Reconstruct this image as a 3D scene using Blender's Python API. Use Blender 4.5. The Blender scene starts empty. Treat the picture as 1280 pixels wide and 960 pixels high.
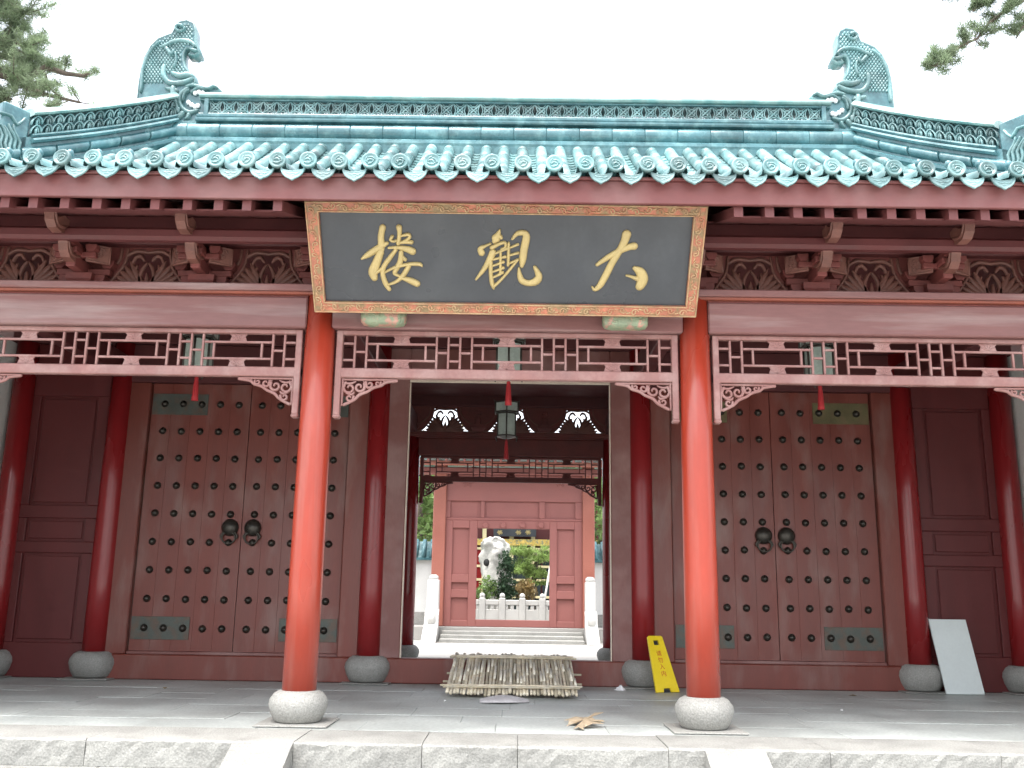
import bpy, bmesh, math, random
from mathutils import Vector, Matrix
random.seed(7)
R = math.radians
SC = bpy.context.scene
COL = SC.collection

# ------------------------------------------------------------------ camera
F_PX = 1200.3
C0 = Vector((0.106, -8.440, 1.0551))
CR = Vector((0.99987928, 0.00320512, 0.0152034))
CU = Vector((-0.01414621, -0.21693274, 0.97608405))
CF = Vector((-0.00642658, 0.97618129, 0.21686121))
cam = bpy.data.cameras.new('camera'); cam.sensor_width = 36; cam.lens = 36 * F_PX / 1280
cam.clip_end = 500; cam.clip_start = .05
cam_o = bpy.data.objects.new('camera', cam); COL.objects.link(cam_o)
m = Matrix((CR, CU, -CF)).transposed().to_4x4(); m.translation = C0
cam_o.matrix_world = m
SC.camera = cam_o

def aty(u, v, Y):
    """pixel of the 1280x960 photograph -> point on the plane y = Y"""
    w = CF * F_PX + CR * (u - 640) - CU * (v - 480)
    return C0 + w * ((Y - C0.y) / w.y)
def atz(u, v, Z):
    w = CF * F_PX + CR * (u - 640) - CU * (v - 480)
    return C0 + w * ((Z - C0.z) / w.z)
def atplane(u, v, p0, n):
    w = CF * F_PX + CR * (u - 640) - CU * (v - 480)
    return C0 + w * ((p0 - C0).dot(n) / w.dot(n))

# ------------------------------------------------------------------ world and sun
SUN_EL, SUN_AZ = 74, -150          # degrees; azimuth from +Y towards +X
wd = bpy.data.worlds.new('World'); SC.world = wd; wd.use_nodes = True
nt = wd.node_tree; nt.nodes.clear()
sky = nt.nodes.new('ShaderNodeTexSky'); sky.sky_type = 'NISHITA'; sky.sun_disc = False
sky.sun_elevation = R(SUN_EL); sky.sun_rotation = R(SUN_AZ)
sky.air_density = 1.0; sky.dust_density = 4.0; sky.ozone_density = 1.0
hs = nt.nodes.new('ShaderNodeHueSaturation'); hs.inputs['Saturation'].default_value = 0.30
bg = nt.nodes.new('ShaderNodeBackground'); bg.inputs['Strength'].default_value = 0.15
ow = nt.nodes.new('ShaderNodeOutputWorld')
nt.links.new(sky.outputs[0], hs.inputs['Color']); nt.links.new(hs.outputs[0], bg.inputs['Color'])
nt.links.new(bg.outputs[0], ow.inputs['Surface'])
sl = bpy.data.lights.new('sun', 'SUN'); sl.energy = .6; sl.angle = R(35); sl.color = (1, .96, .9)
so = bpy.data.objects.new('sun', sl); COL.objects.link(so)
sd = Vector((math.sin(R(SUN_AZ)) * math.cos(R(SUN_EL)), math.cos(R(SUN_AZ)) * math.cos(R(SUN_EL)), math.sin(R(SUN_EL))))
so.rotation_euler = (-sd).to_track_quat('-Z', 'Y').to_euler(); so.location = (-6, 6, 22)
vs = SC.view_settings; vs.view_transform = 'Standard'; vs.look = 'None'; vs.exposure = 2.22; vs.gamma = 1
vs.use_curve_mapping = False

# ------------------------------------------------------------------ materials
MATS = {}
def mat(name, col, rough=.5, var=.12, scale=3, fine=40, fvar=.06, bump=0, bscale=60, metal=0, stretch=(1, 1, 1),
        col2=None, amt=.5, lo=.45, hi=.65, s2=2, st2=(1, 1, 1), spec=.5, coat=0, trans=0, alpha=1, emit=None, rvar=.1, ovar=0):
    if name in MATS: return MATS[name]
    M = bpy.data.materials.new(name); M.use_nodes = True; t = M.node_tree; n = t.nodes; L = t.links
    b = n['Principled BSDF']
    g = n.new('ShaderNodeNewGeometry')
    def noise(sc, st, det=4):
        mp = n.new('ShaderNodeMapping'); mp.inputs['Scale'].default_value = [sc * a for a in st]
        L.new(g.outputs['Position'], mp.inputs['Vector'])
        x = n.new('ShaderNodeTexNoise'); x.inputs['Scale'].default_value = 1; x.inputs['Detail'].default_value = det
        L.new(mp.outputs[0], x.inputs['Vector']); return x.outputs['Fac']
    def rng(src, a, bb, c, d):
        x = n.new('ShaderNodeMapRange'); x.inputs[1].default_value = a; x.inputs[2].default_value = bb
        x.inputs[3].default_value = c; x.inputs[4].default_value = d; L.new(src, x.inputs[0]); return x.outputs[0]
    big = noise(scale, stretch); fin = noise(fine, stretch)
    k = n.new('ShaderNodeMath'); k.operation = 'MULTIPLY'
    L.new(rng(big, .3, .7, 1 - var, 1 + var), k.inputs[0]); L.new(rng(fin, .3, .7, 1 - fvar, 1 + fvar), k.inputs[1])
    ko = k.outputs[0]
    if ovar:
        oi = n.new('ShaderNodeObjectInfo'); k2 = n.new('ShaderNodeMath'); k2.operation = 'MULTIPLY'
        L.new(rng(oi.outputs['Random'], 0, 1, 1 - ovar, 1 + ovar), k2.inputs[0]); L.new(ko, k2.inputs[1]); ko = k2.outputs[0]
    rgb = n.new('ShaderNodeRGB'); rgb.outputs[0].default_value = (*col, 1); base = rgb.outputs[0]
    if col2:
        mx = n.new('ShaderNodeMix'); mx.data_type = 'RGBA'
        L.new(rng(noise(s2, st2, 6), lo, hi, 0, amt), mx.inputs[0]); L.new(base, mx.inputs[6])
        mx.inputs[7].default_value = (*col2, 1); base = mx.outputs[2]
    vm = n.new('ShaderNodeVectorMath'); vm.operation = 'SCALE'; L.new(base, vm.inputs[0]); L.new(ko, vm.inputs['Scale'])
    L.new(vm.outputs[0], b.inputs['Base Color'])
    L.new(rng(big, .3, .7, max(.03, rough - rvar), min(1, rough + rvar)), b.inputs['Roughness'])
    b.inputs['Metallic'].default_value = metal; b.inputs['Specular IOR Level'].default_value = spec
    b.inputs['Coat Weight'].default_value = coat; b.inputs['Coat Roughness'].default_value = .12
    if trans: b.inputs['Transmission Weight'].default_value = trans
    if bump:
        bp = n.new('ShaderNodeBump'); bp.inputs['Strength'].default_value = bump; bp.inputs['Distance'].default_value = .01
        L.new(noise(bscale, stretch), bp.inputs['Height']); L.new(bp.outputs[0], b.inputs['Normal'])
    MATS[name] = M; return M
GLZ = mat('glazed_tile_turquoise', (.112, .225, .230), .32, .42, 2.6, 30, .12, .12, 25, col2=(.27, .375, .37), amt=.6, s2=5, lo=.42, hi=.7, spec=.6, ovar=.28)
GLZD = mat('glazed_ridge_teal', (.058, .155, .174), .27, .3, 2.5, 30, .12, .12, 25, col2=(.19, .34, .345), amt=.55, s2=7, lo=.48, hi=.7, spec=.6, ovar=.12)
GLZW = mat('glazed_cap_pale', (.24, .36, .34), .4, .2, 3, 30, .1, .1, 25, col2=(.08, .25, .25), amt=.7, s2=4)  # paler glaze for the ridge caps, with teal patches
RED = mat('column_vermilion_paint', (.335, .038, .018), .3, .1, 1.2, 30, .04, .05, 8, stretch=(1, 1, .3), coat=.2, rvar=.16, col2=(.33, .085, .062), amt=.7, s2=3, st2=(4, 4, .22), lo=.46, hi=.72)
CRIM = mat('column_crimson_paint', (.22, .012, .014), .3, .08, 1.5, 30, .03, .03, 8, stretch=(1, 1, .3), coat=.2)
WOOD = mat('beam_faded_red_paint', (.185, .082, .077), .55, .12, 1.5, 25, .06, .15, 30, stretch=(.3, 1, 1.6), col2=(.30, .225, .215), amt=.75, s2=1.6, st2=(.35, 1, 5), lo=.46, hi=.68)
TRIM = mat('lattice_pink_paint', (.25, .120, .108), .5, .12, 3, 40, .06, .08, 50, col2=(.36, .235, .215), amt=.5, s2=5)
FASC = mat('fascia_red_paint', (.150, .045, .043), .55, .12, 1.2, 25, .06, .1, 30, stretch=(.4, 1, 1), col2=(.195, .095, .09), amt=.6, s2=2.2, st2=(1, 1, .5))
DKW = mat('bracket_brown_red_wood_rear_shade', (.138, .034, .029), .6, .2, 4, 40, .1, .2, 40)  # bracket wood; on the rear woodwork its dark tone stands in for shade
BEAD = mat('bead_orange_brown', (.22, .058, .034), .5, .15, 3)
RAFT = mat('rafter_brown_red', (.118, .031, .030), .6, .12, 4)
GOLDW = mat('carving_old_gilt_wood', (.14, .056, .042), .55, .2, 8, 60, .12, .2, 60)
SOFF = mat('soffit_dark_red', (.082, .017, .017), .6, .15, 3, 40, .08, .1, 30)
DOOR = mat('door_brown_red_paint', (.155, .034, .023), .42, .12, 1.4, 30, .06, .12, 30, stretch=(3, 1, .35), col2=(.205, .112, .095), amt=.75, s2=1.5, st2=(2.4, 1, .8), lo=.5, hi=.72)
DORD = mat('panel_dark_red_paint', (.098, .0135, .0135), .45, .12, 2, 30, .05, .08, 30, stretch=(2, 1, .4))
JAMB = mat('jamb_brown_paint', (.17, .062, .053), .5, .12, 1.5, 30, .05, .1, 30, stretch=(2, 1, .4), col2=(.30, .19, .175), amt=.5, s2=1.7)
BRNZ = mat('stud_dark_bronze', (.055, .05, .042), .36, .2, 9, 60, .1, metal=.6)
PLATE = mat('door_plate_verdigris', (.072, .082, .070), .5, .2, 5, 60, .1, .1, 60, metal=.25, col2=(.11, .07, .05), amt=.8, s2=9)
PLATY = mat('door_plate_brass', (.125, .112, .052), .45, .2, 5, 60, .1, .1, 60, metal=.35, col2=(.16, .11, .06), amt=.6, s2=9)
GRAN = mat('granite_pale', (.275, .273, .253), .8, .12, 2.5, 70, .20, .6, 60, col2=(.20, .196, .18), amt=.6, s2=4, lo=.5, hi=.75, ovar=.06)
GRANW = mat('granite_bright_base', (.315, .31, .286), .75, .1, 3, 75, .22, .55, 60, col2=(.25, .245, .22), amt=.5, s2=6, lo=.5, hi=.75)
PAVE = mat('paving_grey_green_stone', (.385, .41, .39), .5, .2, 1.1, 30, .14, .2, 40, col2=(.47, .49, .46), amt=.6, s2=1.7, lo=.48, hi=.72, ovar=.07)
GROUT = mat('paving_joint_dirt', (.25, .26, .245), .9, .2)
GND = mat('forecourt_stone', (.42, .41, .38), .8, .15, 1, 60, .12, .2, 60)
COURT = mat('courtyard_pale_stone', (.31, .30, .28), .7, .1, 1, 40, .1, .1, 40)
PLAST = mat('white_wall_plaster', (.66, .67, .64), .8, .08, 1.2, 30, .04, .06, 30, col2=(.5, .5, .47), amt=.5, s2=1.3, st2=(1, 1, .4))
SLATE = mat('plaque_slate_lacquer', (.036, .041, .048), .33, .12, 2, 30, .05, .04, 30, col2=(.065, .072, .078), amt=.5, s2=2.5, st2=(1, 1, .3))
GOLD = mat('character_gold_paint', (.44, .345, .15), .5, .08, 9, 60, .05, .06, 60, metal=.15)
FRAME = mat('plaque_frame_carved', (.40, .145, .085), .5, .2, 9, 60, .15, .5, 45, col2=(.17, .19, .085), amt=.65, s2=10, lo=.48, hi=.6)
FRGILT = mat('plaque_frame_gilt', (.42, .29, .16), .45, .2, 14, 80, .12, .2, 80, metal=.15, col2=(.40, .15, .08), amt=.7, s2=8)
PILW = mat('plaque_rest_green_pink', (.21, .255, .165), .55, .15, 10, 60, .1, .4, 50, col2=(.42, .22, .17), amt=.9, s2=16, lo=.5, hi=.6)
BAMB = mat('bamboo_bleached', (.58, .51, .37), .6, .25, 9, 80, .15, .2, 60, stretch=(1, 1, 1), col2=(.62, .58, .48), amt=.7, s2=12, ovar=.25)
BAMW = mat('bamboo_split_pale', (.74, .70, .58), .6, .15, 9, 60, .1, ovar=.15)
BAMD = mat('bamboo_grey', (.42, .37, .265), .7, .25, 9, 80, .15, .2, 60)
YEL = mat('sign_yellow_plastic', (.78, .58, .02), .35, .06, 4, 40, .03)
SRED = mat('sign_red_print', (.52, .06, .02), .5, .1)
BLACK = mat('opening_shade_black', (.02, .02, .02), .8)  # black that paints in the darkness of holes
BOARD = mat('board_pale_grey_white', (.66, .72, .71), .4, .05, 2, 30, .02)
CARD = mat('kraft_paper', (.40, .31, .205), .7, .12, 6, 60, .06, .2, 50, col2=(.50, .43, .32), amt=.6, s2=6)
SACK = mat('grey_sheet', (.50, .48, .48), .5, .15, 8, 60, .06, .1, 40)
TISS = mat('white_tissue', (.8, .8, .8), .8, .05)
LGLASS = mat('lantern_glass_milky', (.42, .50, .45), .3, .1, 6)
LWOOD = mat('lantern_dark_wood', (.045, .04, .032), .45, .2, 8)
TASS = mat('tassel_red_silk', (.42, .025, .03), .7, .1, 20, stretch=(4, 4, .5))
STRIP = mat('cream_painted_strip', (.62, .52, .42), .5, .1, 3)
MARB = mat('white_marble', (.50, .495, .47), .55, .06, 3, 40, .04, .1, 40)
FGATE = mat('far_gate_red_wash', (.265, .096, .083), .6, .06, 2, 30, .03, .05, 30)
FGATO = mat('far_gate_pillar_orange', (.32, .108, .076), .5, .06, 2)
ROCK = mat('scholar_rock_pale', (.55, .54, .50), .85, .15, 5, 40, .15, .8, 14, col2=(.30, .30, .28), amt=.7, s2=5, lo=.5, hi=.7)
BARK = mat('pine_bark', (.09, .07, .055), .9, .2, 8, 60, .2, .6, 30)
CREAM = mat('cream_timber', (.68, .58, .33), .5, .1, 4)
YLW = mat('painted_gold_band', (.60, .42, .10), .5, .35, 9, 60, .2, col2=(.12, .18, .14), amt=.8, s2=14, lo=.5, hi=.6)
GLAS = mat('window_dark_glass', (.03, .04, .045), .12, .2)
BLUEW = mat('shutter_teal', (.10, .26, .30), .5, .15, 4)
def leafmat(name, col, var=.4, tl=.35):
    M = bpy.data.materials.new(name); M.use_nodes = True; n = M.node_tree.nodes; L = M.node_tree.links
    b = n['Principled BSDF']; b.inputs['Roughness'].default_value = .55
    g = n.new('ShaderNodeNewGeometry'); x = n.new('ShaderNodeTexNoise'); x.inputs['Scale'].default_value = 2.5
    L.new(g.outputs['Position'], x.inputs['Vector'])
    r = n.new('ShaderNodeMapRange'); r.inputs[1].default_value = .3; r.inputs[2].default_value = .7
    r.inputs[3].default_value = 1 - var; r.inputs[4].default_value = 1 + var; L.new(x.outputs['Fac'], r.inputs[0])
    q = n.new('ShaderNodeMath'); q.operation = 'MULTIPLY_ADD'; q.inputs[1].default_value = .5; q.inputs[2].default_value = .75
    L.new(g.outputs['Random Per Island'], q.inputs[0])
    k = n.new('ShaderNodeMath'); k.operation = 'MULTIPLY'; L.new(r.outputs[0], k.inputs[0]); L.new(q.outputs[0], k.inputs[1])
    c = n.new('ShaderNodeRGB'); c.outputs[0].default_value = (*col, 1)
    v = n.new('ShaderNodeVectorMath'); v.operation = 'SCALE'; L.new(c.outputs[0], v.inputs[0]); L.new(k.outputs[0], v.inputs['Scale'])
    L.new(v.outputs[0], b.inputs['Base Color'])
    t = n.new('ShaderNodeBsdfTranslucent'); L.new(v.outputs[0], t.inputs['Color'])
    mx = n.new('ShaderNodeMixShader'); mx.inputs[0].default_value = tl
    L.new(b.outputs[0], mx.inputs[1]); L.new(t.outputs[0], mx.inputs[2]); L.new(mx.outputs[0], n['Material Output'].inputs['Surface'])
    return M
NEEDLE = leafmat('pine_needles', (.20, .26, .155), .4, .6); LEAF = leafmat('leaf_green', (.15, .23, .07)); IVY = leafmat('ivy_green', (.06, .11, .06))
NEEDLY = leafmat('young_pine_needles', (.24, .34, .10), .4, .45); AUT = leafmat('bronze_shrub_leaves', (.24, .17, .07))

# ------------------------------------------------------------------ mesh helpers
W = {}
def link(o, parent):
    COL.objects.link(o)
    wm = o.matrix_basis.copy()
    if parent is not None:
        o.parent = parent; o.matrix_parent_inverse = W[parent].inverted()
    W[o] = wm
    return o
def tag(o, label=None, cat=None, group=None, kind=None):
    if label: o['label'] = label
    if cat: o['category'] = cat
    if group: o['group'] = group
    if kind: o['kind'] = kind
    return o
def thing(name, loc, label, cat, group=None):
    o = bpy.data.objects.new(name, None); o.location = loc; o.empty_display_size = .1
    link(o, None); return tag(o, label, cat, group)
def inst(name, me, parent, loc=(0, 0, 0), rot=(0, 0, 0), scale=(1, 1, 1)):
    o = bpy.data.objects.new(name, me); o.location = loc; o.rotation_euler = rot; o.scale = scale
    o.matrix_basis = Matrix.LocRotScale(Vector(loc), o.rotation_euler, Vector(scale))
    return link(o, parent)

class MB:
    def __init__(s): s.v = []; s.f = []; s.sm = []
    def add(s, vs, fs, smooth=False):
        b = len(s.v); s.v += [tuple(x) for x in vs]
        for f in fs: s.f.append([b + i for i in f]); s.sm.append(smooth)
        return s
    def box(s, x0, x1, y0, y1, z0, z1, c=.004, M=None):
        """chamfered box"""
        if x1 < x0: x0, x1 = x1, x0
        if y1 < y0: y0, y1 = y1, y0
        if z1 < z0: z0, z1 = z1, z0
        c = min(c, (x1 - x0) / 3, (y1 - y0) / 3, (z1 - z0) / 3)
        vs = []; idx = {}
        X = (x0, x1); Y = (y0, y1); Z = (z0, z1)
        for i in (0, 1):
            for j in (0, 1):
                for k in (0, 1):
                    sx, sy, sz = 1 - 2 * i, 1 - 2 * j, 1 - 2 * k
                    p = (X[i], Y[j], Z[k])
                    for a in range(3):
                        q = list(p)
                        for b_, sg in ((0, sx), (1, sy), (2, sz)):
                            if b_ != a: q[b_] += sg * c
                        idx[i, j, k, a] = len(vs); vs.append(tuple(q))
        fs = []
        def F(*ids): fs.append([idx[q] for q in ids])
        for i in (0, 1):
            F(*[(i, j, k, 0) for j, k in ((0, 0), (1, 0), (1, 1), (0, 1))])
            F(*[(j, i, k, 1) for j, k in ((0, 0), (0, 1), (1, 1), (1, 0))])
            F(*[(j, k, i, 2) for j, k in ((0, 0), (1, 0), (1, 1), (0, 1))])
        for i in (0, 1):
            for j in (0, 1):
                F((i, j, 0, 0), (i, j, 1, 0), (i, j, 1, 1), (i, j, 0, 1))
                F((i, 0, j, 0), (i, 1, j, 0), (i, 1, j, 2), (i, 0, j, 2))
                F((0, i, j, 1), (1, i, j, 1), (1, i, j, 2), (0, i, j, 2))
                for k in (0, 1): F((i, j, k, 0), (i, j, k, 1), (i, j, k, 2))
        if M is not None: vs = [M @ Vector(q) for q in vs]
        return s.add(vs, fs)
    def lathe(s, prof, cx, cy, n=24, smooth=True, M=None):
        vs = []; fs = []
        for r, z in prof:
            for i in range(n):
                a = 2 * math.pi * i / n; vs.append(Vector((cx + r * math.cos(a), cy + r * math.sin(a), z)))
        for j in range(len(prof) - 1):
            for i in range(n):
                k = (i + 1) % n; fs.append((j * n + i, j * n + k, (j + 1) * n + k, (j + 1) * n + i))
        fs.append(tuple(range(n - 1, -1, -1))); fs.append(tuple((len(prof) - 1) * n + i for i in range(n)))
        if M is not None: vs = [M @ q for q in vs]
        return s.add(vs, fs, smooth)
    def loft(s, rings, closed=True, caps=True, smooth=True):
        n = len(rings[0]); vs = [q for r in rings for q in r]; fs = []
        for j in range(len(rings) - 1):
            for i in range(n if closed else n - 1):
                k = (i + 1) % n; fs.append((j * n + i, j * n + k, (j + 1) * n + k, (j + 1) * n + i))
        if caps and closed: fs.append(tuple(range(n - 1, -1, -1))); fs.append(tuple((len(rings) - 1) * n + i for i in range(n)))
        return s.add(vs, fs, smooth)
    def tube(s, pts, rad, n=8, caps=True):
        pts = [Vector(p) for p in pts]; rings = []
        if not hasattr(rad, '__len__'): rad = [rad] * len(pts)
        for i, p in enumerate(pts):
            d = (pts[min(i + 1, len(pts) - 1)] - pts[max(i - 1, 0)]).normalized()
            a = d.cross(Vector((0, 0, 1)) if abs(d.z) < .95 else Vector((1, 0, 0))).normalized(); b = d.cross(a)
            rings.append([p + (a * math.cos(t) + b * math.sin(t)) * rad[i] for t in [2 * math.pi * k / n for k in range(n)]])
        return s.loft(rings, True, caps)
    def stroke(s, pts, depth, mp, n=6, sub=4):
        """flat brush stroke: pts (x, y, width) smoothed, elliptical section, rounded ends; mp(x, y, h) -> world"""
        P = [Vector(p) for p in pts]; Q = []
        for i in range(len(P) - 1):
            a, b, c, d = P[max(i - 1, 0)], P[i], P[i + 1], P[min(i + 2, len(P) - 1)]
            for k in range(sub):
                t = k / sub
                Q.append(.5 * ((2 * b) + (c - a) * t + (2 * a - 5 * b + 4 * c - d) * t * t + (3 * b - a - 3 * c + d) * t ** 3))
        Q.append(P[-1]); rings = []
        def ring(c, t, w, dp):
            nx, ny = -t[1], t[0]; o = []
            for k in range(n):
                a = 2 * math.pi * k / n + math.pi / n * 0
                o.append(mp(c[0] + nx * math.cos(a) * w / 2, c[1] + ny * math.cos(a) * w / 2, math.sin(a) * dp))
            return o
        m_ = len(Q)
        for i, q in enumerate(Q):
            a = Q[max(i - 1, 0)]; b = Q[min(i + 1, m_ - 1)]
            tx, ty = b[0] - a[0], b[1] - a[1]; l = math.hypot(tx, ty) or 1; t = (tx / l, ty / l); w = max(q[2], 1e-4)
            if i == 0:
                for e, f in ((.42, .3), (.25, .8)): rings.append(ring((q[0] - t[0] * w * e, q[1] - t[1] * w * e), t, w * f, depth * f))
            rings.append(ring(q, t, w, depth))
            if i == m_ - 1:
                for e, f in ((.25, .8), (.42, .3)): rings.append(ring((q[0] + t[0] * w * e, q[1] + t[1] * w * e), t, w * f, depth * f))
        return s.loft(rings)
    def prism(s, poly, mp, h0, h1, c=0):
        """extruded polygon in a plane, optional chamfer on the h1 side by insetting"""
        n = len(poly); A = [mp(x, y, h0) for x, y in poly]; B = [mp(x, y, h1) for x, y in poly]
        fs = [tuple(range(n - 1, -1, -1)), tuple(range(n, 2 * n))] + [(i, (i + 1) % n, n + (i + 1) % n, n + i) for i in range(n)]
        return s.add(A + B, fs)
    def ball(s, c, r, n=10, m_=6, sc=(1, 1, 1), half=False):
        prof = []
        rings = []
        for j in range(m_ + 1):
            a = -math.pi / 2 + math.pi * j / m_
            if half and a < 0: continue
            rr = max(math.cos(a), .02) * r
            rings.append([Vector((c[0] + rr * math.cos(t) * sc[0], c[1] + rr * math.sin(t) * sc[1], c[2] + math.sin(a) * r * sc[2])) for t in [2 * math.pi * k / n for k in range(n)]])
        return s.loft(rings)
    def mesh(s, name, mt):
        me = bpy.data.meshes.new(name); me.from_pydata(s.v, [], s.f); me.materials.append(mt)
        me.polygons.foreach_set('use_smooth', s.sm); me.update()
        bm = bmesh.new(); bm.from_mesh(me); bmesh.ops.recalc_face_normals(bm, faces=bm.faces); bm.to_mesh(me); bm.free()
        return me
    def build(s, name, mt, parent=None, **k):
        o = inst(name, s.mesh(name, mt), parent)
        return tag(o, **k) if k else o
def bx(name, mt, parent, *a, c=.004, **k): return MB().box(*a, c=c).build(name, mt, parent, **k)
XZ = lambda y0: (lambda x, y, h: Vector((x, y0 - h, y)))

def rough_stone(x0, x1, y0, y1, z0, z1):
    """hand-dressed stone: uneven front edge and face"""
    n = max(3, int((x1 - x0) / .055)); rings = []
    for i in range(n + 1):
        x = x0 + (x1 - x0) * i / n; e = .012 * (abs(2 * i / n - 1) > .98); j = lambda a: random.uniform(-a, a); ch = .012 + abs(random.gauss(0, .006))
        P = [(y0 + e + j(.004), z0), (y0 + e + j(.006), z0 + (z1 - z0) * .35), (y0 + e + j(.006), z0 + (z1 - z0) * .7), (y0 + e + j(.003), z1 - ch), (y0 + e + ch * .9, z1 - .002 + j(.001)), (y0 + .2, z1 + j(.002)), (y1, z1), (y1, z0)]
        rings.append([Vector((x, a, b)) for a, b in P])
    return MB().loft(rings, smooth=False)
# ------------------------------------------------------------------ dimensions (metres)
S = 3.4; D = 3.95; YC = 3.95
CX = [-6.40, -5.1, -1.7, 1.7, 5.1, 6.40]
EAVE = -1.2; XE = 8.0
def zr(Y):
    if Y > YC: Y = 2 * YC - Y
    q = Y - EAVE; return 4.40 + .2816 * q + .0502 * q * q
def hipY(X):  # front hip line
    return min(YC, 3.85 - 5.05 * (abs(X) - 4.75) / 3.25)

# ------------------------------------------------------------------ ground, platform, steps
o = MB().add([(-150, -150, -.55), (150, -150, -.55), (150, 150, -.55), (-150, 150, -.55)], [(0, 1, 2, 3)]).build('ground', GND); tag(o, kind='structure')
plat = bx('platform', GROUT, None, -9, 9, -.93, 9.15, -.56, -.045); tag(plat, kind='structure')
KJ = [-9, -7.6, -6.2, -4.6, -3.02, -1.5, -.56, .14, 1.24, 2.42, 3.66, 5.0, 6.4, 7.7, 9]
for a, b in zip(KJ[:-1], KJ[1:]):
    dz = random.uniform(-.004, .003); dy = random.uniform(-.006, .006)
    rough_stone(a + .002, b - .002, -1.03 + dy, -.36, -.19, dz).build('kerb_stone', GRAN, plat)
AJ = [-9, -7.4, -5.8, -4.3, -2.9, -1.96]
for a, b in zip(AJ[:-1], AJ[1:]):
    for sg in (1, -1):
        bx('apron_stone', GRAN, plat, sg * a + .004 * sg, sg * b - .004 * sg, -1.72, -.94, -.40, -.1925, c=.006)
        bx('apron_stone', GRAN, plat, sg * a + .004 * sg, sg * b - .004 * sg, -1.60, -.99, -.60, -.405, c=.012)
# paving slabs of the portico floor
y = -.354; row = 0
while y < 3.7:
    dy = [.56, .50, .58, .52, .55, .53, .50, .57, .54][row % 9]; y1 = min(y + dy, 3.88)
    x = -6.6 - (row % 2) * .45
    while x < 6.6:
        x1 = x + random.choice((.82, .92, 1.0, 1.1))
        dz = random.uniform(-.0025, .002)
        bx('paving_slab', PAVE, plat, max(x, -6.6) + .0015, min(x1, 6.6) - .0015, y + .0015, y1 - .0015, -.05, dz, c=.002)
        x = x1
    y = y1; row += 1
bx('hall_floor', PAVE, plat, -6.6, 6.6, 3.885, 9.0, -.06, -.002)
# steps in front of the centre bay with sloping cheek stones
stp = bx('front_steps', GRAN, None, -1.495, 1.495, -1.38, -1.035, -.56, -.195, c=.012); tag(stp, kind='structure')
for k in range(1, 2): bx('step_stone', GRAN, stp, -1.495, 1.495, -1.38 - .35 * k, -1.385 - .35 * (k - 1), -.56, -.195 - .18 * k, c=.012)
for sg in (-1, 1):
    me = MB()
    x0, x1 = sg * 1.505, sg * 1.945
    prof = [(-1.034, -.56), (-1.034, -.012), (-2.15, -.52), (-2.15, -.56)]
    me.prism(prof, lambda x, y, h: Vector((h, x, y)), x0, x1)
    me.build('cheek_stone', GRAN, stp)

# ------------------------------------------------------------------ the hall
hall = thing('gate_hall', (0, YC, 0), 'red timber gate hall with turquoise glazed tile roof and studded doors', 'gate hall')
BASE_P = [(.18, .018), (.195, .03), (.228, .09), (.246, .155), (.238, .20), (.205, .245), (.165, .268)]
def column(x, y, mt, r0, r1, ztop, bm, ks=1.0, kz=1.0):
    c = MB().lathe([(r0, .258 * kz), (r0, 1.2), ((r0 + r1) / 2, 2.4), (r1, ztop)], x, y, 32).build('column', mt, hall)
    b = MB().lathe([(r * ks, z * kz) for r, z in BASE_P], x, y, 32).build('column_base', bm, c)
    MB().box(x - .30, x + .30, y - .30, y + .30, .004, .016, c=.006).build('plinth', bm, c)
for x in CX[1:-1]:
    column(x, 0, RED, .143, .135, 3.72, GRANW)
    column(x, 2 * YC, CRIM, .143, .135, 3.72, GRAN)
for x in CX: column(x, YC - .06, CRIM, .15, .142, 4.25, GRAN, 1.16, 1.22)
for x in (CX[0], CX[-1]):
    column(x, 0, RED, .143, .135, 3.72, GRANW)

# beams, front and rear
for yy, sg in ((0, -1), (2 * YC, 1)):
    ed = [-6.9] + CX[1:-1] + [6.9]
    for a, b in zip(ed[:-1], ed[1:]):
        aa = a + (.115 if a > -6.8 else 0); bb = b - (.115 if b < 6.8 else 0)
        bx('lintel_beam', WOOD if sg < 0 else DKW, hall, aa, bb, yy - .10, yy + .10, 3.405, 3.692, c=.012)  # rear beams coloured darker to paint in their backlit shade
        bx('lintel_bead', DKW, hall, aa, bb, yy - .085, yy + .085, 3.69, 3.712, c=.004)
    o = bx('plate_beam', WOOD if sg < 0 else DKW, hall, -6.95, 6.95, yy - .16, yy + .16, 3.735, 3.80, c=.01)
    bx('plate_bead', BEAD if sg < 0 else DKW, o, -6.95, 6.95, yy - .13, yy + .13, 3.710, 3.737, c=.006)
# tie beams
for x in CX[1:-1]:
    for a, b in ((.13, YC - .15), (YC + .15, 2 * YC - .13)):
        bx('tie_beam', SOFF, hall, x - .09, x + .09, a, b, 3.79, 4.08, c=.012)

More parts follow.
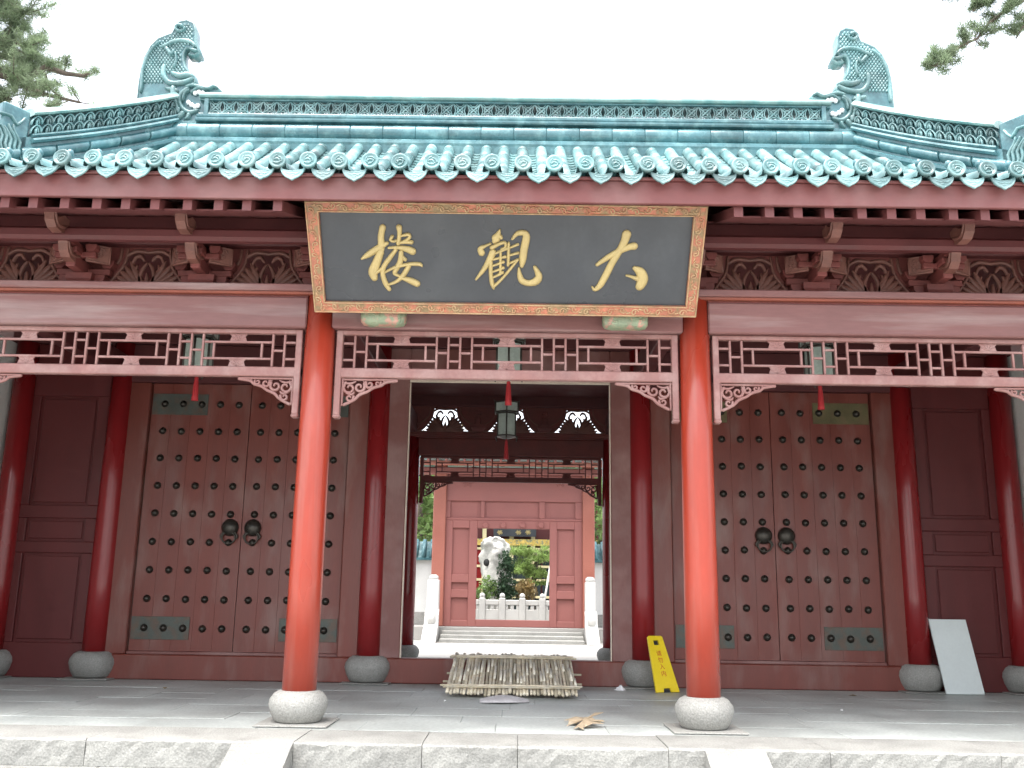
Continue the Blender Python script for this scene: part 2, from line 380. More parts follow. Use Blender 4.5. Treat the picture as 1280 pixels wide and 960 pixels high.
# lattice friezes
def flower_mesh(mt):
    b = MB(); mp = lambda x, y, h: Vector((x, -h, y))
    b.prism([(-.085, .036), (-.062, .012), (-.078, -.036), (.078, -.036), (.062, .012), (.085, .036)], mp, -.008, .008)
    for k in range(5):
        a = math.pi * (k - 2) / 6; b.stroke([(0, -.03, .012), (math.sin(a) * .04, -.03 + .04 * math.cos(a), .022), (math.sin(a) * .068, -.03 + .055 * math.cos(a), .012)], .014, mp, 6, 2)
    b.stroke([(-.07, .028, .014), (-.03, .02, .016), (0, .03, .016), (.03, .02, .016), (.07, .028, .014)], .012, mp, 6, 2)
    return b.mesh('flower_ornament', mt)
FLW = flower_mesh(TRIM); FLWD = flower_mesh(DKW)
def spandrel_mesh(mt):
    b = MB(); mp = lambda x, y, h: Vector((x, -h, y)); d = .016
    # local: x from 0 (post side) to .50, y from 0 (rail) down
    b.stroke([(0.0, -.012, .024), (.25, -.012, .024), (.50, -.012, .022)], .018, mp)
    b.stroke([(.012, 0, .024), (.012, -.13, .024), (.012, -.25, .02)], .019, mp)
    b.stroke([(.50, -.02, .028), (.40, -.035, .03), (.36, -.065, .028), (.29, -.085, .032), (.24, -.12, .028), (.17, -.15, .032), (.12, -.2, .028), (.03, -.245, .03)], d, mp)
    def spiral(cx, cy, r, a0, turns, w, sgn=1):
        P = []
        for k in range(9):
            t = k / 8; a = a0 + sgn * turns * 2 * math.pi * t; rr = r * (1 - .75 * t); P.append((cx + rr * math.cos(a), cy + rr * math.sin(a), 1.3 * w * (1.1 - .4 * t)))
        b.stroke(P, d * random.uniform(.85, 1.1), mp, 6, 2)
    spiral(.075, -.09, .06, 2.2, 1.1, .022); spiral(.165, -.08, .052, .6, 1.1, .022, -1); spiral(.255, -.055, .040, 2.6, 1.0, .02)
    spiral(.33, -.045, .028, .4, 1.0, .018, -1); spiral(.08, -.18, .038, .3, 1.0, .02, -1)
    b.stroke([(.02, -.04, .016), (.08, -.05, .026), (.13, -.03, .012)], d * .8, mp); b.stroke([(.2, -.03, .012), (.23, -.06, .026), (.2, -.1, .014)], d * .9, mp)
    b.stroke([(.12, -.13, .014), (.1, -.15, .028), (.05, -.14, .014)], d * .9, mp); b.stroke([(.38, -.02, .012), (.4, -.035, .026), (.44, -.03, .012)], d * .95, mp)
    return b.mesh('spandrel', mt)
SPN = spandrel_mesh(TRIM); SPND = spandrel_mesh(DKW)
BARS = {}
def bar(parent, x0, x1, y0, y1, z0, z1):
    rear = y0 > 3
    k = (rear, round(x1 - x0, 4), round(y1 - y0, 4), round(z1 - z0, 4))
    if k not in BARS:
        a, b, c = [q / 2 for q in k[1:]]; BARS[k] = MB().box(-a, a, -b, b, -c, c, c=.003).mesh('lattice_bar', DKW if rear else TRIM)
    inst('lattice_bar', BARS[k], parent, ((x0 + x1) / 2, (y0 + y1) / 2, (z0 + z1) / 2))
def frieze(xc, yy):
    fr = MB(); w = 1.545
    fr.box(xc - w, xc + w, yy - .032, yy + .032, 3.362, 3.403, c=.006).box(xc - w, xc + w, yy - .036, yy + .036, 2.962, 3.052, c=.008)
    for sg in (-1, 1):
        fr.box(xc + sg * w, xc + sg * (w - .058), yy - .038, yy + .038, 2.62, 3.40, c=.006)
        fr.box(xc + sg * (w + .004), xc + sg * (w - .064), yy - .044, yy + .044, 2.59, 2.628, c=.012)
        fr.box(xc + sg * (w - .03), xc + sg * (w - .03) + .001 * sg, yy - .01, yy + .01, 2.6, 2.62)
    rear = yy > 3; f = fr.build('lattice_frieze', DKW if rear else TRIM, hall)  # rear frieze gets the darker colour as painted shade
    z0, z1 = 3.053, 3.361; hz = z1 - z0; t = .010; d = .014
    inner = w - .058; BIG = .636; u = (2 * inner - 3 * BIG) / 10
    x = xc - inner; seq = 'ABGBABGBABGBA'
    for i, c in enumerate(seq):
        wd_ = BIG if c == 'G' else u; xa, xb = x, x + wd_
        l, r = xa + (t if i else 0), xb - (t if i < len(seq) - 1 else 0)
        if i: bar(f, xa - t, xa + t, yy - d, yy + d, z0, z1)
        for q in ((.5,) if c == 'B' else (.25, .75)):
            bar(f, l + .0005, r - .0005, yy - d + .002, yy + d - .002, z0 + hz * q - t, z0 + hz * q + t)
        if c == 'G':
            for xx in (xa + .1, xb - .1): bar(f, xx - t, xx + t, yy - d + .001, yy + d - .001, z0 + hz * .25 + t, z0 + hz * .75 - t)
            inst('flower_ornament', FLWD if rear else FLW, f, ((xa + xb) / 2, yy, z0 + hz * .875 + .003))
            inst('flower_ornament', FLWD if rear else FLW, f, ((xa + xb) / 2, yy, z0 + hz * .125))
        x = xb
    for sg in (1, -1):
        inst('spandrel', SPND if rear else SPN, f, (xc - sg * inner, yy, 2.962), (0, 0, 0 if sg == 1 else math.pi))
for xc in (-S, 0, S):
    frieze(xc, 0); frieze(xc, 2 * YC)

# carved openwork panels and bracket sets between plate beam and eave purlin
def panel_mesh():
    b = MB(); mp = lambda x, y, h: Vector((x, -h, y)); d = .022
    for sg in (-1, 1):
        q = lambda L: [(sg * x, y, w) for x, y, w in L]
        b.stroke(q([(.55, .012, .02), (.44, .016, .026), (.37, .045, .028), (.30, .12, .030), (.225, .22, .030), (.20, .35, .03)]), d, mp)
        b.stroke(q([(.26, .35, .03), (.27, .27, .034), (.32, .20, .032), (.40, .14, .03), (.5, .10, .03)]), d * .8, mp)
        for k, (an, ln) in enumerate(((3, .34), (12, .335), (21, .325), (31, .315), (42, .305), (54, .29))):
            a = R(an); cx, cy = math.cos(a), math.sin(a); w = .064
            b.stroke(q([(.03 * cx, .012 + .03 * cy, .03), (ln * .45 * cx, .012 + ln * .42 * cy, w), (ln * .8 * cx, .012 + ln * .8 * cy, w * .85), (ln * cx, .018 + ln * cy, .008)]), d * (.75 + .06 * k), mp)
        b.stroke(q([(.055, .05, .04), (.066, .12, .042), (.045, .19, .036), (.008, .235, .02)]), d * 1.05, mp)
        b.stroke(q([(.145, .24, .03), (.12, .285, .034), (.075, .295, .036), (.04, .26, .026)]), d * .95, mp)
        b.stroke(q([(.20, .30, .03), (.13, .335, .036), (.06, .335, .034), (.0, .325, .026)]), d * .9, mp)
        b.stroke(q([(.10, .06, .04), (.118, .14, .046), (.10, .215, .02)]), d * .9, mp)
    b.stroke([(0, .02, .04), (0, .08, .058), (0, .15, .012)], d * 1.1, mp)
    b.stroke([(-.55, .004, .016), (0, .004, .02), (.55, .004, .016)], d * .7, mp)
    return b.mesh('carved_panel', GOLDW)
PAN = panel_mesh()
def panel_board():
    b = MB(); mp = lambda x, y, h: Vector((x, -h, y))
    for sg in (-1, 1): b.prism([(sg * x, y) for x, y in ((.20, .372), (.205, .33), (.235, .215), (.305, .115), (.375, .044), (.45, .016), (.5665, .008), (.5665, .372))], mp, -.008, -.002)
    b.prism([(-.2, .338), (.2, .338), (.2, .372), (-.2, .372)], mp, -.0075, -.0015)
    return b.mesh('panel_board', DKW)
PBD = panel_board()
def cloud_tablet():
    b = MB(); mp = lambda x, y, h: Vector((x, -h, y))
    b.box(-.105, .105, -.012, .012, -.085, .085, c=.004)
    for a in ((-.098, -.078, .098, -.078), (-.098, .078, .098, .078), (-.098, -.078, -.098, .078), (.098, -.078, .098, .078)):
        b.stroke([(a[0], a[1], .018), ((a[0] + a[2]) / 2, (a[1] + a[3]) / 2, .018), (a[2], a[3], .018)], .022, mp, 6, 1)
    for k in range(9):
        cx, cy = random.uniform(-.06, .06), random.uniform(-.045, .045); P = []
        for j in range(6):
            t = j / 5; a = k + t * 5; P.append((cx + .028 * (1 - .7 * t) * math.cos(a), cy + .024 * (1 - .7 * t) * math.sin(a), .014))
        b.stroke(P, .020 + .0007 * k, mp, 6, 1)
    return b.mesh('carved_tablet', GOLDW)
TAB = cloud_tablet()
def bracket_core():
    b = MB()
    vs = []
    for (hw, z) in ((.085, 0), (.085, .02), (.12, .07), (.12, .125)):
        vs.append([Vector((sx * hw, sy * hw, z)) for sx, sy in ((-1, -1), (1, -1), (1, 1), (-1, 1))])
    b.loft(vs, smooth=False)
    b.box(-.045, .045, -.30, .12, .125, .24, c=.008)           # forward arm
    b.box(-.25, .25, -.035, .035, .13, .19, c=.006)            # cross arm
    for sx in (-1, 1):
        for (xx, z0) in ((.155, .05), (.225, .19)):
            vs = [[Vector((sx * xx + p * hw, q * .05, z)) for p, q in ((-1, -1), (1, -1), (1, 1), (-1, 1))] for hw, z in ((.03, z0), (.055, z0 + .035), (.058, z0 + .075))]
            b.loft(vs, smooth=False)
    b.box(-.19, .19, -.235, -.175, .235, .285, c=.006)
    for sx in (-1, 1):
        b.loft([[Vector((sx * .15 + p * hw, -.205 + q * .05, z)) for p, q in ((-1, -1), (1, -1), (1, 1), (-1, 1))] for hw, z in ((.028, .286), (.048, .315), (.05, .35))], smooth=False)
    b.box(-.07, .07, -.36, -.22, .24, .30, c=.01); b.box(-.05, .05, -.44, .1, .30, .36, c=.008)
    return b.mesh('bracket_arm', DKW)
BCO = bracket_core()
def ang_mesh():
    b = MB(); prof = [(-.02, .10), (-.02, -.02), (-.14, -.06), (-.24, -.05), (-.30, .0), (-.315, .06), (-.35, .115), (-.325, .125), (-.28, .085), (-.245, .05), (-.20, .06), (-.12, .11)]
    hw = .042
    b.prism(prof, lambda x, y, h: Vector((h, x, y)), -hw, hw)
    for sg in (-1, 1):
        b.stroke([(-.06, .02, .03), (-.16, -.01, .035), (-.24, -.005, .03), (-.285, .05, .022), (-.32, .11, .016)], .014, lambda x, y, h: Vector((sg * hw + h, x, y)), 6, 2)
    return b.mesh('cantilever_beak', GOLDW)
ANG = ang_mesh()
nb = 6
BX = [-6.23 + 1.1333 * i - .0 for i in range(12)]
BX = [(-5.1 + 1.13333 * i) for i in range(-1, 11)]
for yy, sg, rz in ((.10, -1, 0), (2 * YC - .10, 1, math.pi)):
    for i, x in enumerate(BX):
        c = inst('bracket_set', BCO, hall, (x, yy, 3.80), (0, 0, rz))
        a = R(38) if sg == -1 else R(38)
        for s2 in (-1, 1):
            ca = rz + s2 * a
            inst('carved_tablet', TAB, c, (x + s2 * .185, yy + sg * .16, 4.085), (0, 0, (rz + s2 * R(30))))
        inst('cantilever_beak', ANG, c, (x, yy + sg * .16, 4.02), (0, 0, rz))
        if not (sg < 0 and abs(x) < 1.8): inst('cantilever_beak', ANG, c, (x, yy + sg * .46, 4.185), (0, 0, rz))
        if i < len(BX) - 1: inst('panel_board', PBD, inst('carved_panel', PAN, hall, (x + .56667, yy - sg * .05, 3.80), (0, 0, rz), (1, 1, 1.18)), (x + .56667, yy - sg * .05, 3.80), (0, 0, rz), (1, 1, 1.18))
    # eave purlin and wall purlin
    if sg < 0: bx('eave_purlin', SOFF, hall, -7.0, 7.0, yy + sg * .55, yy + sg * .43, 4.095, 4.215, c=.03)
    else: bx('eave_purlin', SOFF, hall, -7.0, 7.0, yy + .36, yy + .26, 4.27, 4.38, c=.03)
    bx('wall_purlin', SOFF, hall, -7.0, 7.0, yy - sg * .13, yy + sg * .06, 4.235, 4.52, c=.02)

# rafters, fascia, soffit
def under(Y): return zr(Y) - .09
def rafter_short():
    b = MB(); rings = []
    for Yq in (-1.10, -.3, .5):
        zt = under(Yq) - .145; rings.append([Vector((-.037, Yq, zt)), Vector((.037, Yq, zt)), Vector((.037, Yq, zt - .088)), Vector((-.037, Yq, zt - .088))])
    b.loft(rings, smooth=False); return b.mesh('rafter', RAFT)
def rafter_trimmed():
    b = MB(); rings = []
    for Yq in (-.34, .0, .5):
        zt = under(Yq) - .145; rings.append([Vector((-.037, Yq, zt)), Vector((.037, Yq, zt)), Vector((.037, Yq, zt - .088)), Vector((-.037, Yq, zt - .088))])
    b.loft(rings, smooth=False); return b.mesh('rafter', RAFT)
RAS, RAT = rafter_short(), rafter_trimmed()
x = -7.875
while x < 7.9:
    me = RAS if abs(x) > 1.85 else RAT
    if abs(x) < 7.2:
        inst('rafter', me, hall, (x + .012 * math.sin(x * 7), 0, 0))
    x += .25
def sheet(fn, xs, ys):
    vs = [fn(a, b) for a in xs for b in ys]; n = len(ys)
    return vs, [(i * n + j, i * n + j + 1, (i + 1) * n + j + 1, (i + 1) * n + j) for i in range(len(xs) - 1) for j in range(n - 1)]
XS = [-7.9, -7.2, -6.4, -5.6, -4.75, 0, 4.75, 5.6, 6.4, 7.2, 7.9]
def hp(a, t, off, rear):
    Yh = hipY(a) if abs(a) > 4.75 else YC
    y0_ = EAVE + (.5 if rear else .06)
    if Yh < y0_ + .02: Yh = y0_ + .02
    Yq = y0_ + (Yh - y0_) * t; z = zr(Yq) - off
    return (a, 2 * YC - Yq if rear else Yq, z)
TS = [i / 12 for i in range(13)]
for rear in (0, 1):
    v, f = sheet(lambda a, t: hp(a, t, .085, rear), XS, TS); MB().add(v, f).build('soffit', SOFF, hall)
    sg = -1 if not rear else 1; ye = EAVE if not rear else 2 * YC - EAVE - .45; dz_ = .17 if rear else 0
    o = bx('fascia_board', FASC, hall, -7.95, 7.95, ye - sg * .055, ye - sg * .095, 4.192 + dz_, 4.385 + dz_, c=.005)
    bx('tile_batten', FASC, hall, -7.95, 7.95, ye - sg * .03, ye - sg * .075, 4.387 + dz_, 4.412 + dz_, c=.004)

for xa, xb, ys in ((-7.4, -1.86, (-1.0, -.5, 0, .5)), (-1.858, 1.858, (-.33, 0, .5)), (1.86, 7.4, (-1.0, -.5, 0, .5))):
    rings = []
    for Yq in ys:
        zq = under(Yq) - .145 - .088 + .004; rings.append([Vector((xa, Yq, zq)), Vector((xb, Yq, zq)), Vector((xb, Yq, zq + .016)), Vector((xa, Yq, zq + .016))])
    MB().loft(rings, smooth=False).build('soffit_board', RAFT, hall)
for a, b in ((.30, YC - .13), (YC + .13, 2 * YC - .30)):
    bx('shade_ceiling', SOFF, hall, -6.6, 6.6, a, b, 4.40, 4.43)  # unseen boards added to block light and darken porch and hall
# ------------------------------------------------------------------ roof tiles
def ribbon_sheet(b, path, prof):
    """path: list of (centre, up); prof: list of (dx, dup)"""
    rings = [[Vector((c[0] + dx, c[1], c[2])) + u * du for dx, du in prof] for c, u in path]
    b.loft(rings, closed=False, caps=False)
def up_at(Y):
    sl_ = .2816 + .1004 * (Y - EAVE); v = Vector((0, -sl_, 1)).normalized(); return v
HC = [(math.cos(a) * 1.0, math.sin(a)) for a in [math.pi * k / 8 for k in range(9)]]
def tile_row_mesh(Yend, Ystart=EAVE - .015):
    b = MB(); Yq = Ystart; L = .40
    while Yq < Yend - .05:
        Ye = min(Yq + L, Yend); path = []
        for k, t in enumerate((0, .5, 1)):
            Yk = Yq + (Ye - Yq) * t + (.012 if t == 1 else 0); path.append((k, Yk))
        rings = []
        for k, Yk in path:
            rr = .078 - .0006 * k; c = Vector((0, Yk, zr(Yk) + .012)); u = up_at(Yk)
            rings.append([c + Vector((h[0] * rr, 0, 0)) + u * (h[1] * rr * 1.02 + .02) for h in HC])
        rings.insert(0, [Vector((0, Yq, zr(Yq) + .012)) + Vector((h[0] * .0765, 0, 0)) + up_at(Yq) * (h[1] * .0765 + .02) for h in HC])
        b.loft(rings, closed=False, caps=False)
        Yq = Ye
    return b.mesh('tile_row', GLZ)
def pan_row_mesh(Yend):
    b = MB(); Yq = EAVE + .01; L = .14
    PR = [(-.105, .045), (-.075, .012), (-.035, -.006), (0, -.012), (.035, -.006), (.075, .012), (.105, .045)]
    while Yq < Yend - .03:
        Ye = min(Yq + L, Yend); rings = []
        for Yk, off in ((Yq, -.012), (Yq, .010), (Ye, -.002)):
            u = up_at(Yk); rings.append([Vector((dx, Yk, zr(Yk))) + u * (du + off) for dx, du in PR])
        b.loft(rings, closed=False, caps=False, smooth=False); Yq = Ye
    return b.mesh('pan_tile_row', GLZ)
def disk_mesh():
    b = MB(); Mx = Matrix.Rotation(R(90), 4, 'X')
    b.lathe([(.05, -.035), (.068, -.030), (.0715, .0), (.070, .012), (.060, .014), (.054, .007), (.0, .007)], 0, 0, 22, True, Mx)
    mp = lambda x, y, h: Vector((x, -.008 - max(h, -.004), y))
    for k in range(3):
        P = [(.038 * (1 - .2 * j / 4) * math.cos(k * 2.1 + j * .45), .038 * (1 - .35 * j / 4) * math.sin(k * 2.1 + j * .45), .012) for j in range(5)]
        b.stroke(P, .008, mp, 6, 1)
    b.stroke([(-.02, -.008, .014), (0, .01, .018), (.022, -.004, .012)], .008, mp, 6, 2)
    return b.mesh('tile_end_disc', GLZ)
def drip_mesh():
    b = MB(); n = 11; top = [(-.098 + .196 * i / (n - 1)) for i in range(n)]
    up = [(x, -.004 - .026 * (1 - (x / .098) ** 2)) for x in top]
    lo = [(.098, .004), (.094, -.03), (.078, -.062), (.05, -.088), (.022, -.102), (0, -.118), (-.022, -.102), (-.05, -.088), (-.078, -.062), (-.094, -.03), (-.098, .004)]
    mp = lambda x, y, h: Vector((x, -h, y))
    b.prism(up[1:-1] + lo, mp, -.006, .006)
    b.stroke([(x * .93, y * .93 - .002, .013) for x, y in lo], .011, mp, 6, 2)
    b.stroke([(x * .97, y - .004, .011) for x, y in up], .010, mp, 6, 1)
    b.stroke([(-.05, -.045, .014), (-.02, -.06, .016), (.005, -.05, .014), (.03, -.062, .016), (.055, -.045, .012)], .011, mp, 6, 2)
    b.stroke([(-.015, -.078, .012), (.012, -.074, .014)], .010, mp, 6, 1)
    return b.mesh('drip_tile', GLZ)
def knob_mesh():
    return MB().lathe([(.020, 0), (.020, .022), (.027, .028), (.027, .04), (.018, .052), (.004, .057)], 0, 0, 12).mesh('nail_cap', GLZD)
DISK, DRIP, KNOB = disk_mesh(), drip_mesh(), knob_mesh()
roof = MB().add(*sheet(lambda a, t: hp(a, t, .03, 0), XS, TS)).build('roof', GLZD, hall)
MB().add(*sheet(lambda a, t: hp(a, t, .03, 1), XS, TS)).build('rear_roof_slope', GLZD, hall)
for sg in (-1, 1):
    vs = []; fs = []
    for i in range(13):
        t = i / 12; X = sg * (4.75 + 3.25 * t); Yh = 3.85 - 5.05 * t; z = zr(Yh) - .03
        vs += [(X, Yh, z), (X, 2 * YC - Yh, z)]
    fs = [(2 * i, 2 * i + 1, 2 * i + 3, 2 * i + 2) for i in range(12)]
    MB().add(vs, fs).build('side_roof_slope', GLZD, hall)
    MB().add([(a - sg * .05, b_, c_ - .06) for a, b_, c_ in vs], fs).build('side_soffit', SOFF, hall)
TRM, PRM = tile_row_mesh(3.74), pan_row_mesh(3.74)
rear_rows = MB()
x = -7.875
k = 0
while x < 7.9:
    ye = hipY(x) - .05 if abs(x) > 4.75 else 3.74
    if ye > EAVE + .2:
        jx = random.uniform(-.006, .006); jz = random.uniform(-.004, .004)
        me = TRM if abs(x) <= 4.75 else tile_row_mesh(ye)
        inst('tile_row', me, roof, (x + jx, 0, jz))
        if ye > EAVE + .5: inst('pan_tile_row', PRM if abs(x + .125) <= 4.75 and abs(x) <= 4.75 else pan_row_mesh(min(ye, hipY(x + .125) - .05 if abs(x + .125) > 4.75 else 3.7)), roof, (x + .125, 0, 0))
        inst('tile_end_disc', DISK, roof, (x + jx, EAVE - .03, 4.495 + jz), (R(-8) + random.uniform(-.04, .04), random.uniform(-.5, .5), random.uniform(-.05, .05)))
        inst('drip_tile', DRIP, roof, (x + .125 + jx * .7, EAVE - .012 + random.uniform(-.004, .004), 4.432 + jz), (R(-10) + random.uniform(-.05, .05), random.uniform(-.03, .03), random.uniform(-.04, .04)))
        inst('nail_cap', KNOB, roof, (x + jx + .0, EAVE + .085, zr(EAVE + .085) + .100), (R(-8), 0, random.uniform(0, 3)), (1.15, 1.15, 1.75))
        me2 = tile_row_mesh(ye, EAVE + .42)
        if len(me2.vertices): rear_rows.add([(a + x, 2 * YC - b, c) for a, b, c in [tuple(q.co) for q in me2.vertices]], [list(p.vertices) for p in me2.polygons], True)
    x += .25
rear_rows.build('rear_tile_rows', GLZ, hall, kind='stuff')

# main ridge
rd = MB()
ridge = MB().box(-4.95, 4.95, YC - .17, YC + .17, 6.98, 7.46, c=.01).build('main_ridge', GLZD, hall)
def profile_bar(name, mt, parent, x0, x1, yc, prof, n=1):
    """long moulding: prof (half depth, z) from bottom to top, both sides"""
    P = [(yc - d, z) for d, z in prof] + [(yc + d, z) for d, z in reversed(prof)]
    b = MB(); b.loft([[Vector((xx, a, z)) for a, z in P] for xx in (x0, x1)], smooth=False); return b.build(name, mt, parent)
profile_bar('base_moulding', GLZD, ridge, -4.97, 4.97, YC, [(.28, 6.95), (.30, 7.06), (.315, 7.09), (.315, 7.135), (.28, 7.16), (.24, 7.165)])
xa = -4.95
while xa < 4.94:
    xb = min(xa + .45, 4.95); Mx = Matrix.Rotation(R(90), 4, 'Y')
    for sgn in (-1, 1):
        b = MB(); rings = []
        for t, rr in ((0, .105), (.0, .119), (.012, .121), (xb - xa - .014, .121), (xb - xa - .004, .117), (xb - xa - .003, .105)):
            rings.append([Vector((xa + t, YC + sgn * .17 + sgn * math.cos(a) * rr * .95, 7.285 + math.sin(a) * rr)) for a in [math.pi * (-.5 + k / 10) for k in range(11)]])
        b.loft(rings, closed=False, caps=False); b.build('ridge_roll_tile', GLZD, ridge)
    xa = xb
for sgx in (0,):
    for prof in ([(.20, 7.40), (.27, 7.41), (.28, 7.43), (.28, 7.455), (.25, 7.47), (.2, 7.472)], [(.15, 7.474), (.22, 7.478), (.235, 7.50), (.235, 7.525), (.20, 7.545), (.15, 7.548)]):
        profile_bar('moulding', GLZD, ridge, -4.4, 4.4, YC, prof)
    profile_bar('cap', GLZW, ridge, -4.4, 4.4, YC, [(.14, 7.80), (.20, 7.805), (.215, 7.825), (.215, 7.845), (.18, 7.865), (.17, 7.89), (.11, 7.925), (.04, 7.94)])
    profile_bar('lower_frame', GLZD, ridge, -4.4, 4.4, YC, [(.12, 7.55), (.165, 7.552), (.17, 7.565), (.165, 7.582), (.12, 7.584)])
    profile_bar('upper_frame', GLZD, ridge, -4.4, 4.4, YC, [(.12, 7.775), (.165, 7.777), (.17, 7.787), (.165, 7.797), (.12, 7.799)])
def ridge_mod(w, h):
    b = MB()
    for yy in (0,):
        mp = (lambda s_: (lambda x, y, q: Vector((x, s_ + (-q), y))))(yy)
        hw, hh = w / 2, h / 2
        b.stroke([(-hw, -hh, .022), (0, 0, .026), (hw, hh, .022)], .013, mp, 6, 1); b.stroke([(-hw, hh, .018), (0, 0, .022), (hw, -hh, .018)], .012, mp, 6, 1)
        b.stroke([(.42 * hw * math.cos(a), .62 * hh * math.sin(a), .016) for a in [2 * math.pi * k / 8 for k in range(9)]], .014, mp, 6, 1)
        for sg in (-1, 1):
            b.stroke([(sg * hw, -hh, .016), (sg * .62 * hw, 0, .016), (sg * hw, hh, .016)], .0125, mp, 6, 2)
        b.stroke([(-hw * .6, -hh, .014), (0, -hh * .45, .014), (hw * .6, -hh, .014)], .011, mp, 6, 2); b.stroke([(-hw * .6, hh, .014), (0, hh * .45, .014), (hw * .6, hh, .014)], .0115, mp, 6, 2)
    return b.mesh('openwork_tile', GLZ)
RM = ridge_mod(.19, .195)
for i in range(45):
    for e in (-.13, .13): inst('openwork_tile', RM, ridge, (-4.18 + i * .19, YC + e, 7.68))
bx('ridge_end_frame', GLZD, ridge, -4.33, -4.27, YC - .18, YC + .18, 7.55, 7.80); bx('ridge_end_frame', GLZD, ridge, 4.27, 4.33, YC - .18, YC + .18, 7.55, 7.80)

# hip ridges on the front and rear slopes
def hip_pt(t, sx, ry):
    X = 4.80 + 3.15 * t; Yq = 3.80 - 4.95 * t; p = Vector((sx * X, Yq, zr(Yq) + .02 + .25 * max(0, t - .55) ** 2 * 4)); 
    if ry: p.y = 2 * YC - p.y
    return p
def hip_bar(name, mt, parent, sx, ry, prof, t0, t1, n=16):
    rings = []; nx = Vector((4.95, 3.15, 0)).normalized(); nx = Vector((sx * nx.x, nx.y * (-1 if ry else 1), 0)) if False else None
    for i in range(n + 1):
        t = t0 + (t1 - t0) * i / n; p = hip_pt(t, sx, ry)
        a = hip_pt(max(t - .01, 0), sx, ry); c = hip_pt(t + .01, sx, ry); d = (c - a); d.z = 0; d.normalize(); nn = Vector((-d.y, d.x, 0))
        rings.append([p + nn * q + Vector((0, 0, z)) for q, z in [(-dd, z) for dd, z in prof] + [(dd, z) for dd, z in reversed(prof)]])
    return MB().loft(rings, smooth=False).build(name, mt, parent)
def hipmap(sx, ry, side):
    def mp(s_, y, h):
        t = s_; p = hip_pt(t, sx, ry); a = hip_pt(max(t - .01, 0), sx, ry); c = hip_pt(t + .01, sx, ry); d = c - a; d.z = 0; d.normalize(); nn = Vector((-d.y, d.x, 0))
        return p + nn * (side * .10 + h) + Vector((0, 0, y))
    return mp
TB = .335
